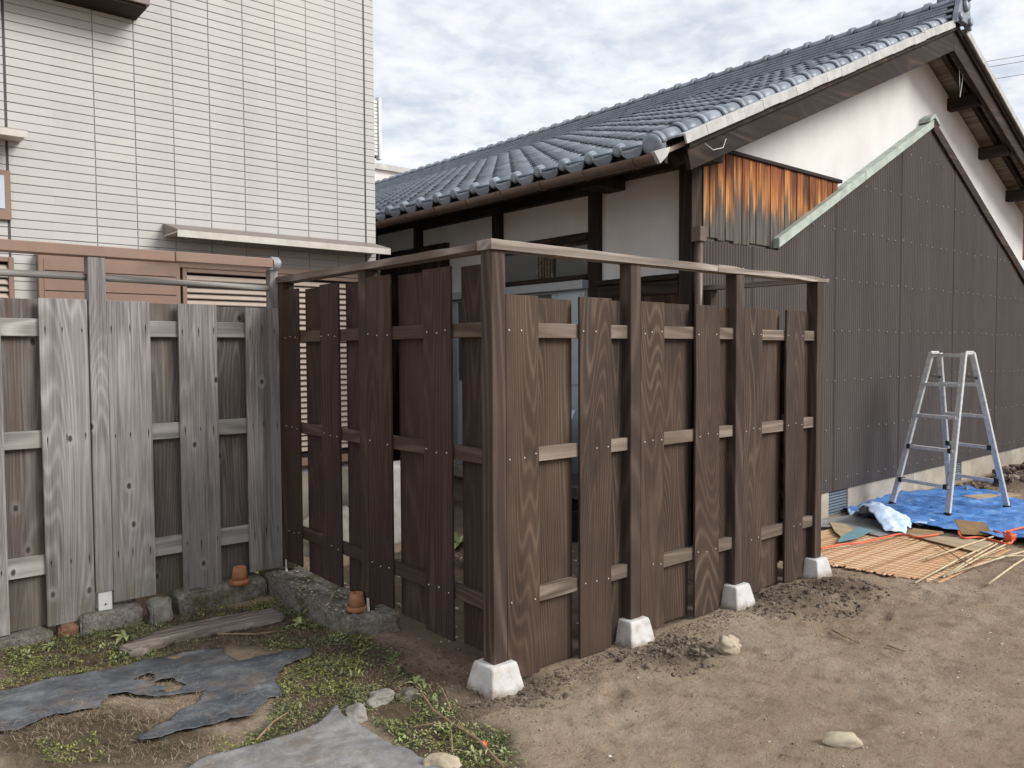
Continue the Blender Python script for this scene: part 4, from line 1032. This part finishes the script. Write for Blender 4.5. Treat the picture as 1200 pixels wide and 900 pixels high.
# ------------------------------------------------------------------ stepladder
LC = Vector((5.715, .315, 0)); Wd = Vector((.27, .963, 0)).normalized(); Dd = Vector((.963, -.27, 0)).normalized()
LAD = empty('stepladder', (LC.x, LC.y, 0), 'open aluminium stepladder standing on the blue tarp', 'stepladder')
HT = 1.455
def legpt(sd, sw_, t):  # sd -1 front(left) / +1 back, sw_ -1 near / +1 far
    h = .29*(1-t)+.165*t; d = .41*(1-t)+.055*t
    return LC+Wd*(sw_*h)+Dd*(sd*d)+Vector((0, 0, HT*t+.012))
for sd in (-1, 1):
    for sw_ in (-1, 1):
        a, b = legpt(sd, sw_, .0), legpt(sd, sw_, 1.0)
        lg = MB().bar(a, b, .052, .026, Dd if True else Wd).build('leg', 'aluminium', LAD, bevel=.003)
        MB().bar(a+Vector((0, 0, -.012)), a+(b-a)*.035, .06, .038, Dd).build('foot', 'blackplastic', lg, bevel=.003)
    for k, t in enumerate((.185, .40, .60, .80)):
        a, b = legpt(sd, -1, t), legpt(sd, 1, t)
        MB().bar(a, b, .055 if sd < 0 else .03, .03).build('step', 'aluminium', LAD, bevel=.003)
        if t < .45:
            for p, q in ((a, b), (b, a)): MB().bar(p+(q-p)*.03, p+(q-p)*.10, .064, .044).build('bracket', 'blackplastic', LAD, bevel=.003)
    a, b = legpt(sd, -1, .985), legpt(sd, 1, .985); MB().bar(a, b, .03, .03).build('top_step', 'aluminium', LAD, bevel=.003)
for sw_ in (-1, 1):
    a, b = legpt(-1, sw_, 1.0), legpt(1, sw_, 1.0); MB().bar(a+Wd*sw_*.012, b+Wd*sw_*.012, .018, .035).build('hinge', 'aluminium', LAD, bevel=.004)
    a, b = legpt(-1, sw_, .86), legpt(1, sw_, .84); MB().bar(a, a+(b-a)*.5, .01, .02).build('stay', 'blackplastic', LAD); MB().bar(b, b+(a-b)*.5, .01, .02).build('stay', 'blackplastic', LAD)

# ------------------------------------------------------------------ tarp, mat and scraps
flatg = lambda x, y: gh0(x, y)
TP = PX((985, 598), (1040, 585), (1090, 578), (1125, 574), (1160, 582), (1200, 592), (1262, 603), (1300, 640), (1240, 652), (1200, 640), (1150, 632), (1120, 628), (1080, 622), (1040, 612), (1010, 610))
o = sheet('blue_tarp', TP, 'tarp', .02, .034, .034, seed=4, jag=.03, freq=3.6); tag(o, 'wrinkled blue tarp spread under the stepladder', 'tarp')
BP = PX((992, 604), (1010, 599), (1035, 603), (1058, 612), (1068, 622), (1060, 632), (1040, 630), (1012, 618))
bc = gp(1033, 616)
o = sheet('plastic_bundle', BP, 'bundle', .014, .022, .05, seed=14, jag=.02, freq=5, extra=lambda x, y: .16*smooth01(1-math.hypot(x-bc[0]+.12, (y-bc[1])*1.0)/.40)); tag(o, 'crumpled pale blue plastic sheet bunched on scrap beside the tarp', 'plastic sheet')
# reed mat: slats along x, stitched by threads
MTp = empty('reed_mat', (*gp(1040, 655), 0), 'tan reed blind unrolled flat on earth beside the end footing', 'reed mat')
slats = MB(); y = .62; i = 0
while y > -.66:
    t = (.62-y)/1.28
    xs0 = 2.98+.18*t+random.uniform(-.03, .03); xe0 = 4.25+.25*t+random.uniform(-.06, .06)
    z = gh0(3.6, y)+.012+.006*noise.noise((y*9, 0, 2)); hw = .0066; dy = random.uniform(-.012, .012)
    if t > .82 and random.random() < .35: y -= .0135; continue
    slats.add([(xs0, y-hw, z), (xe0, y+dy-hw, z), (xe0, y+dy+hw, z), (xs0, y+hw, z), (xs0, y-hw, z+.006), (xe0, y+dy-hw, z+.006), (xe0, y+dy+hw, z+.006), (xs0, y+hw, z+.006)],
        [(0, 3, 2, 1), (4, 5, 6, 7), (0, 1, 5, 4), (1, 2, 6, 5), (2, 3, 7, 6), (3, 0, 4, 7)], random.random()); y -= .0142
o = slats.build('slats', 'reed', MTp); o['kind'] = 'stuff'
for k in range(19):
    x = 3.05+k*.066; jx = lambda: random.uniform(-.012, .012); MB().tube([(x, .62, .020), (x+.02+jx(), .4, .021), (x+.03+jx(), .2, .021), (x+.045+jx(), .0, .021), (x+.06+jx(), -.2, .021), (x+.08+jx(), -.4, .021), (x+.10, -.60, .020)], .0014, 5).build('thread', 'twig', MTp)
def slab(name, pts, z, th_, mat, lab, cat, lifts=None, group=None):
    p3 = [(p[0], p[1], z+(lifts[i] if lifts else 0)) for i, p in enumerate(pts)]; n = len(p3)
    vs = p3+[(a, b, c+th_) for a, b, c in p3]
    o = MB().add(vs, [tuple(range(n-1, -1, -1)), tuple(range(n, 2*n))]+[(i, (i+1) % n, n+(i+1) % n, n+i) for i in range(n)]).build(name, mat, None)
    return tag(o, lab, cat, group)
slab('scrap_sheet', PX((962, 612), (1000, 608), (1052, 622), (1058, 628), (1030, 632), (985, 622), (962, 621)), .022, .006, 'scrap', 'grey corrugated scrap sheet lying partly under the plastic bundle', 'scrap sheet', (0, .01, .02, .01, .0, .01, .0))
slab('plywood_piece', PX((972, 617), (990, 619), (1002, 628), (985, 634), (978, 628)), .034, .006, 'ply', 'small tan plywood offcut between grey and teal scraps', 'plywood')
slab('teal_panel', PX((1006, 624), (1022, 628), (1005, 637), (982, 642), (985, 636)), .042, .005, 'teal', 'thin teal panel lying across the reed mat', 'panel')
slab('cardboard_piece', PX((1070, 624), (1105, 628), (1106, 630), (1090, 632), (1062, 630)), .03, .006, 'card', 'flat cardboard piece beside the plastic bundle', 'cardboard')
slab('plywood_sheet', PX((1062, 630), (1110, 634), (1165, 640), (1145, 652), (1128, 648), (1085, 637)), .028, .007, 'ply', 'thin tan plywood sheet along the edge of the reed mat', 'plywood')
slab('white_board', PX((1070, 618), (1088, 613), (1096, 615), (1078, 621)), .034, .007, 'bundle', 'small white slatted board at the edge of the tarp', 'board')
a = gp(1127, 631); b = gp(1164, 633)
o = MB().add([(a[0], a[1], .035), (b[0], b[1], .035), (b[0]+.03, b[1]+.07, .125), (a[0]+.03, a[1]+.07, .14), (a[0]+.005, a[1]+.004, .032), (b[0]+.005, b[1]+.004, .032), (b[0]+.036, b[1]+.074, .122), (a[0]+.036, a[1]+.074, .137)],
    [(0, 1, 2, 3), (7, 6, 5, 4), (0, 4, 5, 1), (1, 5, 6, 2), (2, 6, 7, 3), (3, 7, 4, 0)]).build('cardboard_flap', 'card', None); tag(o, 'brown cardboard flap standing up by the orange cord', 'cardboard')
def cord(pxs, r, mat, name, lab, cat, z=.05, n=40):
    P = [Vector((*gp(u, v, z), z)) for u, v in pxs]; pts = []
    for i in range(len(P)-1):
        p0, p1, p2, p3 = P[max(i-1, 0)], P[i], P[i+1], P[min(i+2, len(P)-1)]
        for k in range(8):
            t = k/8; pts.append(.5*((2*p1)+(p2-p0)*t+(2*p0-5*p1+4*p2-p3)*t*t+(3*p1-p0-3*p2+p3)*t**3))
    pts.append(P[-1]); return tag(MB().tube(pts, r, 6).build(name, mat, None, smooth=True), lab, cat)
cord([(962, 643), (985, 638), (1010, 636), (1035, 630), (1055, 626), (1075, 629), (1100, 626)], .008, 'orange', 'extension_cord', 'orange cord running over the reed mat', 'cord', .05)
cord([(1123, 622), (1128, 630), (1150, 630), (1180, 637), (1185, 632), (1165, 622)], .009, 'orange', 'extension_cord', 'orange cord looping over the cardboard to its plug', 'cord', .045)
cord([(1176, 624), (1200, 618), (1240, 612)], .009, 'orange', 'extension_cord', 'orange cord crossing the tarp edge', 'cord', .05)
q = gp(1184, 634, .03); PE = empty('cord_plug', (q[0], q[1], .02), 'orange plug block of the extension cord on the tarp', 'plug')
MB().box(q[0]-.05, q[0]+.05, q[1]-.03, q[1]+.03, .03, .085).build('plug_body', 'orange', PE, bevel=.008); MB().lathe([(.0, 0), (.018, 0), (.018, .03)], (q[0]-.03, q[1], .08), 10).build('plug_cap', 'orange', PE)
# bamboo sticks
sticks = [((1072, 686), (1166, 640), 'pale bamboo stick furthest out on the bare earth beside the reed mat'), ((1105, 680), (1176, 638), 'pale bamboo stick laid across the corner of the reed mat'),
          ((1110, 679), (1186, 640), 'pale bamboo stick touching the mat corner and the plywood'), ((1118, 676), (1230, 645), 'long pale bamboo stick pointing away from the mat over bare earth'),
          ((1130, 660), (1250, 659), 'bamboo stick lying level across the other sticks'), ((1158, 691), (1215, 654), 'short bamboo stick alone on bare earth'),
          ((1086, 662), (1172, 632), 'thin bamboo stick on top of the reed slats')]
for i, (a, b, lab) in enumerate(sticks):
    A_ = Vector((*gp(*a), .016+.004*i)); B_ = Vector((*gp(*b), .03+.004*i)); mid = (A_+B_)/2+Vector((0, 0, .01))
    if i == 6: A_.z = B_.z = .04; mid.z = .045
    tag(MB().tube([A_, mid, B_], .0075, 7, .006).build('bamboo_stick', 'bamboo', None, smooth=True), lab, 'stick')
A_ = Vector((*gp(1100, 645), .035)); B_ = Vector((*gp(1150, 676), .03)); tag(MB().tube([A_, (A_+B_)/2+Vector((0, .02, .012)), B_], .005, 6, .003).build('twig', 'twig', None), 'dark twig lying across the reed mat', 'twig')
q = un(1158, 562, 1, .25); z0 = gh(q[0], q[1]); tag(MB().bar((q[0]-.25, .33, z0+.035), (q[0]+.32, .12, z0+.03), .17, .035).build('timber_offcut', 'ply', None, bevel=.004), 'yellowish timber offcut on the spoil bank behind the ladder', 'timber')

# ------------------------------------------------------------------ things glimpsed inside the enclosure
def g3(u, v, z=0.0): q = un(u, v, 2, z); return Vector(q)
c0 = Vector((1.35, 1.62, .12)); pts = []
for i in range(150):
    a = i*.37; r_ = .13+.05*noise.noise((i*.13, 0, 1)); pts.append(c0+Vector((r_*math.cos(a), r_*math.sin(a), .10+.09*math.sin(i*.11+1)+.05*noise.noise((i*.2, 3, 0)))))
tag(MB().tube(pts, .006, 5).build('cord_coil', 'orange', None, smooth=True), 'tangled orange cord seen through the gap by the corner post', 'cord')
tag(rock('stone', (1.35, 1.62, .05), (.2, .17, .12), 'greystone', 21, amp=.2), 'grey stone under the tangled orange cord inside the enclosure', 'stone')
def tray(x, y, lx, ly, h, lab, mat='blackplastic'):
    z = 0; b = MB(); b.box(x, x+lx, y, y+ly, z-.01, z+.02); b.box(x, x+.015, y, y+ly, z+.0201, z+h); b.box(x+lx-.015, x+lx, y, y+ly, z+.0201, z+h); b.box(x+.0151, x+lx-.0151, y, y+.015, z+.0201, z+h); b.box(x+.0151, x+lx-.0151, y+ly-.015, y+ly, z+.0201, z+h)
    o = b.build('planter_box', mat, None); return tag(o, lab, 'planter')
tray(.75, 1.0, .45, .22, .16, 'black plastic planter box behind the slatted gap near the corner post')
tray(1.95, 1.75, .5, .25, .24, 'black plastic crate in front of the sliding door inside the enclosure')
a_ = [Vector((1.9, 2.75, .62)), Vector((2.15, 1.9, .62)), Vector((2.45, 1.95, 1.02)), Vector((2.2, 2.8, 1.02))]
o = MB().add([tuple(p) for p in a_]+[tuple(p+Vector((.012, .004, -.006))) for p in a_], [(0, 1, 2, 3), (7, 6, 5, 4), (0, 4, 5, 1), (1, 5, 6, 2), (2, 6, 7, 3), (3, 7, 4, 0)]).build('pale_panel', 'bundle', None); tag(o, 'pale blue panel slanting inside the enclosure', 'panel')
MB2 = MB(); MB2.box(1.95, 2.4, 2.0, 2.7, -.02, .64); o = MB2.build('storage_box', 'redwood', None, bevel=.01); tag(o, 'dark wooden box carrying the pale slanting panel', 'box')
tag(rock('stone', (.62, 2.75, .12), (.28, .2, .22), 'greystone', 31, amp=.25), 'boulder seen through the gap beside the grey fence', 'stone')
o = rough_block('concrete_block', [(.95, 2.6), (1.45, 2.6), (1.45, 2.85), (.95, 2.85)], -.02, .62, 'footing', 17, .006); tag(o, 'white concrete block below the louver shutter', 'block')
o = rough_block('concrete_block', [(.55, 1.9), (.95, 1.85), (.97, 2.05), (.57, 2.1)], -.04, .1, 'mossy', 19, .012); tag(o, 'mossy concrete block on the ground inside the fence', 'block')

# ------------------------------------------------------------------ twigs
def twig(pxs, r, lab, z0=.012, lift=.02):
    P = [Vector((*gp(u, v), 0)) for u, v in pxs]
    P = [Vector((p.x, p.y, gh(p.x, p.y)+z0+lift*math.sin(math.pi*i/(len(P)-1)))) for i, p in enumerate(P)]
    return tag(MB().tube(P, r, 6, r*.55).build('twig', 'twig', None), lab, 'twig')
twig([(590, 900), (560, 875), (530, 855), (508, 840), (495, 820), (487, 806)], .0062, 'long bent dry twig lying across the weeds')
twig([(487, 854), (510, 856), (527, 857)], .0048, 'short pale twig meeting the long bent twig')
twig([(530, 884), (529, 870), (527, 857), (526, 848)], .0045, 'short twig standing across the long bent twig')
twig([(544, 862), (538, 853), (533, 850)], .004, 'tiny curved twig beside the long bent twig')
twig([(528, 832), (518, 815), (511, 804)], .0045, 'thin twig at the border of weeds and bare earth')
twig([(300, 868), (320, 853), (338, 838)], .005, 'reddish twig beside the torn dark sheet')
twig([(255, 737), (300, 739), (335, 735)], .006, 'pale straight stick on the moss near the plank', lift=.005)
twig([(975, 742), (990, 750), (1008, 756)], .005, 'dark twig on bare earth near the crumbled soil', lift=.004)
twig([(1040, 760), (1055, 766), (1062, 767)], .005, 'small dark stick on bare earth beyond the oblong stone', lift=.004)
q = gp(567, 876); o = rock('red_fruit', (q[0], q[1], .012), (.016, .016, .014), 'orange', 1.1, 2, .05); tag(o, 'small fallen red fruit among the weeds', 'fruit')

# ------------------------------------------------------------------ weeds, straw, crumbs (nobody could count them)
def scatter(polys, n, fn, seed):
    random.seed(seed); b = MB()
    for P in polys:
        xs = [p[0] for p in P]; ys = [p[1] for p in P]; ar = (max(xs)-min(xs))*(max(ys)-min(ys)); k = int(n*ar)
        for _ in range(k):
            x, y = random.uniform(min(xs), max(xs)), random.uniform(min(ys), max(ys))
            if inpoly(x, y, P): fn(b, x, y)
    return b
def on_sheet(x, y): return inpoly(x, y, SH1) and not any(inpoly(x, y, h) for h in HOLE) or inpoly(x, y, SH2)
def leaf(b, x, y, z, L_, w_, tone, tilt):
    a = random.uniform(0, 6.283); dx, dy = math.cos(a), math.sin(a); t = tilt
    b.add([(x, y, z), (x+dx*L_*.5-dy*w_, y+dy*L_*.5+dx*w_, z+L_*t*.6), (x+dx*L_, y+dy*L_, z+L_*t), (x+dx*L_*.5+dy*w_, y+dy*L_*.5-dx*w_, z+L_*t*.6)], [(0, 1, 2, 3)], tone)
def weed(b, x, y):
    d = noise.noise((x*4.2, y*4.2, 11))+.5*noise.noise((x*11, y*11, 4))
    if d+random.uniform(-.35, .35) < .12 or on_sheet(x, y): return
    z = gh(x, y); tone = max(0, min(1, .5+.55*noise.noise((x*6, y*6, 2))+random.uniform(-.25, .25)))
    hgt = random.uniform(.001, .014)*(1+max(0, d))
    for _ in range(3): leaf(b, x+random.uniform(-.008, .008), y+random.uniform(-.008, .008), z+hgt*random.random(), random.uniform(.005, .013), random.uniform(.002, .0042), min(1, max(0, tone+random.gauss(-.05, .3))), random.uniform(-.1, .45))
o = scatter(MOSS_POLYS[:2], 11500, weed, 3).build('weeds', 'weed', None, fix=False); tag(o, 'low green weeds and clover over the damp ground', 'weeds', kind='stuff')
YM = [PX((40, 870), (110, 862), (130, 892), (60, 898)), PX((300, 800), (345, 770), (420, 770), (430, 800), (350, 840)), PX((440, 850), (510, 838), (570, 868), (590, 898), (520, 898)), PX((340, 690), (440, 750), (430, 775), (350, 722)), PX((0, 765), (60, 752), (150, 748), (200, 765), (120, 782), (0, 808)), PX((250, 870), (330, 850), (335, 868), (260, 895)), PX((200, 700), (330, 685), (330, 712), (250, 722)), PX((0, 745), (90, 738), (85, 752), (0, 766))]
def mossf(b, x, y):
    if noise.noise((x*7, y*7, 1))+random.uniform(-.3, .3) < .0 or on_sheet(x, y): return
    z = gh(x, y)
    for _ in range(3): leaf(b, x+random.uniform(-.006, .006), y+random.uniform(-.006, .006), z+random.uniform(.003, .018), random.uniform(.006, .013), .0035, random.random(), random.uniform(0, .8))
o = scatter(YM, 6000, mossf, 5).build('moss', 'moss', None, fix=False); tag(o, 'bright yellow-green moss patches before the grey fence', 'moss', kind='stuff')
# clumps with larger leaves
random.seed(44); tb = MB()
for P, k in ((MOSS_POLYS[0], 50), (MOSS_POLYS[1], 26)):
    xs = [p[0] for p in P]; ys = [p[1] for p in P]; c_n = 0
    while c_n < k:
        x, y = random.uniform(min(xs), max(xs)), random.uniform(min(ys), max(ys))
        if not inpoly(x, y, P) or on_sheet(x, y): continue
        c_n += 1; z = gh(x, y); sz = random.uniform(.010, .026); tn = random.uniform(.35, .95)
        for _ in range(random.randint(12, 30)):
            leaf(tb, x+random.gauss(0, .022), y+random.gauss(0, .022), z+random.uniform(.004, .022), sz*random.uniform(.6, 1.2), sz*random.uniform(.12, .3), max(0, min(1, tn+random.uniform(-.25, .2))), random.uniform(-.1, 1.0))
tag(tb.build('weed_clumps', 'weed', None, fix=False), 'small leafy weed clumps dotted among the clover', 'weeds', kind='stuff')
# taller plants along the kerb
def plant(x, y, n, L_, lab, mat='weed', seed=1):
    random.seed(seed); b = MB(); z = gh(x, y)
    for k in range(n):
        a = random.uniform(0, 6.28); l = L_*random.uniform(.6, 1.1); w_ = l*.14; dx, dy = math.cos(a), math.sin(a); up = random.uniform(.4, 1.2); prev = None
        vs = []; fs = []
        for i in range(5):
            t = i/4; c = (x+dx*l*t, y+dy*l*t, z+l*(up*t-.75*t*t)+.004); ww = w_*math.sin(math.pi*min(.97, .08+t*.9))
            vs += [(c[0]-dy*ww, c[1]+dx*ww, c[2]+ww*.3), (c[0], c[1], c[2]), (c[0]+dy*ww, c[1]-dx*ww, c[2]+ww*.3)]
        for i in range(4):
            k_ = i*3; fs += [(k_, k_+1, k_+4, k_+3), (k_+1, k_+2, k_+5, k_+4)]
        b.add(vs, fs, random.uniform(.45, 1))
    return tag(b.build('weed_plant', mat, None, smooth=True, fix=False), lab, 'plant')
plant(*gp(147, 742), 10, .10, 'leafy green weed sprouting at the end of the grey plank', seed=3)
plant(*gp(372, 716), 16, .12, 'bushy green weed at the inner corner of the kerb', seed=4)
plant(*gp(352, 728), 12, .09, 'small green weed beside the bushy one below the kerb', seed=5)
plant(*gp(487, 802), 8, .06, 'tiny green sprout at the tip of the bent twig', seed=6)
plant(*gp(60, 752), 12, .07, 'low tangled weed at the foot of the grey fence', seed=7)
plant(*gp(85, 738), 14, .08, 'scraggy weed beside the small red brick', seed=8)
plant(1.45, 2.2, 18, .25, 'green plant inside the enclosure by the orange cord', seed=9)
# dry straw and dead leaves
def straw(b, x, y, lmax=.055):
    if noise.noise((x*3.6, y*3.6, 8))+random.uniform(-.3, .3) < -.35: return
    sh = on_sheet(x, y)
    if sh and random.random() < .88: return
    z = gh(x, y)+random.uniform(.004, .014)+(.016 if sh else 0); a = random.uniform(0, 3.14); l = random.uniform(.008, lmax); w_ = random.uniform(.0003, .0009); dx, dy = math.cos(a)*l, math.sin(a)*l; c = random.uniform(-.4, .4)*l
    nx_, ny_ = -math.sin(a)*w_, math.cos(a)*w_; zl = random.uniform(-.004, .012); mx_, my = x+dx*.5-dy*c*4, y+dy*.5+dx*c*4
    b.add([(x-nx_, y-ny_, z), (mx_-nx_, my-ny_, z+zl+.003), (x+dx, y+dy, z+zl), (mx_+nx_, my+ny_, z+zl+.003), (x+nx_, y+ny_, z)], [(0, 1, 3, 4), (1, 2, 3)], min(1, max(0, random.gauss(.5, .3))))
ST = [PX((0, 850), (120, 820), (245, 808), (240, 830), (170, 875), (300, 855), (240, 900), (0, 900)), PX((150, 785), (215, 785), (215, 815), (150, 815)), PX((0, 735), (330, 700), (400, 745), (440, 800), (330, 880), (330, 800), (365, 762), (260, 750), (0, 815))]
o = scatter(ST[:2], 9000, straw, 6); 
for _v in (1,):
    random.seed(8)
    for P, n in ((ST[2], 3600), (MOSS_POLYS[1], 3200), (PX((420, 760), (520, 745), (600, 830), (560, 850), (470, 800)), 900), (PX((600, 800), (1000, 690), (1200, 720), (1200, 900), (560, 900)), 130)):
        xs = [p[0] for p in P]; ys = [p[1] for p in P]
        for _ in range(int(n*(max(xs)-min(xs))*(max(ys)-min(ys)))):
            x, y = random.uniform(min(xs), max(xs)), random.uniform(min(ys), max(ys))
            if inpoly(x, y, P): straw(o, x, y)
tag(o.build('straw_litter', 'straw', None, fix=False), 'dry straw and dead stalks scattered on the ground', 'straw', kind='stuff')
# broken soil crumbs and pale chips
ico = bmesh.new(); bmesh.ops.create_icosphere(ico, subdivisions=1, radius=1); icv = [v.co.copy() for v in ico.verts]; icf = [tuple(v.index for v in f.verts) for f in ico.faces]; ico.free()
def crumb(b, x, y, r, tone, sink=.35):
    z = gh(x, y); s = Vector((random.uniform(.7, 1.4), random.uniform(.7, 1.4), random.uniform(.5, .9))); k = random.random()*50; R = Matrix.Rotation(random.uniform(0, 6.28), 3, 'Z')
    vs = []
    for p in icv:
        q = R @ Vector((p.x*s.x, p.y*s.y, p.z*s.z))*(r*(1+.8*noise.noise(p*1.9+Vector((k, 0, 0))))); vs.append((x+q.x, y+q.y, z+q.z+r*sink))
    b.add(vs, icf, tone)
random.seed(12); cb = MB()
for mx_, my, r, a in MOUNDS:
    for _ in range(int(1900*r)):
        d = r*1.15*math.sqrt(random.random()); t = random.uniform(0, 6.28); x, y = mx_+d*math.cos(t), my+d*math.sin(t)
        if y > -.02 and x > -.05 and x < 3.0 and y < .1: continue
        crumb(cb, x, y, random.choice((.002, .003, .003, .004, .005, .006, .008, .012))*random.uniform(.7, 1.5), random.uniform(0, .7), .15)
FEN = PX((560, 800), (640, 800), (760, 755), (870, 712), (980, 680), (960, 668), (840, 712), (740, 748), (600, 795))
for _ in range(2600):
    x = random.uniform(-.2, 3.0); y = -abs(random.gauss(.03, .09)); crumb(cb, x, y, random.uniform(.0015, .006), random.uniform(.1, .9), .15)
for _ in range(4200):
    x = random.uniform(-1.2, 4.5); y = random.uniform(-2.0, 0)
    if noise.noise((x*1.5, y*1.5, 6)) < 0: continue
    crumb(cb, x, y, random.uniform(.0015, .0048), random.uniform(.1, 1), .1)
for _ in range(4200):
    x = random.uniform(6.6, 11); y = random.uniform(-1.2, .78); crumb(cb, x, y, random.choice((.008, .012, .012, .018, .03, .045)), random.uniform(0, .9), .0)
for _ in range(300):
    x = random.uniform(-.3, .1); y = random.uniform(-.1, 1.2); crumb(cb, x, y, random.uniform(.003, .010), random.uniform(0, .7))
tag(cb.build('soil_crumbs', 'clod', None, fix=False), 'crumbled dark soil clods around the footings and bank', 'soil', kind='stuff')
pb = MB()
for _ in range(260):
    x = random.uniform(-1.2, 4.0); y = random.uniform(-2.0, -.05); crumb(pb, x, y, random.choice((.003, .003, .004, .006)), random.uniform(.3, 1), .2)
for _ in range(150):
    x = random.uniform(-.14, .05); y = random.uniform(1.05, 2.1); q = len(pb.v); crumb(pb, x, y, random.uniform(.004, .010), random.uniform(.0, .7), .2)
    for i in range(q, len(pb.v)): pb.v[i] = (pb.v[i][0], pb.v[i][1], pb.v[i][2]-gh(x, y)+.100)
for _ in range(500):
    x = random.uniform(.1, 2.5); y = random.uniform(.1, 2.1); crumb(pb, x, y, random.uniform(.004, .015), random.uniform(0, .8), .2)
tag(pb.build('pebbles', 'pebble', None, smooth=True, fix=False), 'small pale pebbles and chips strewn over the earth', 'pebbles', kind='stuff')
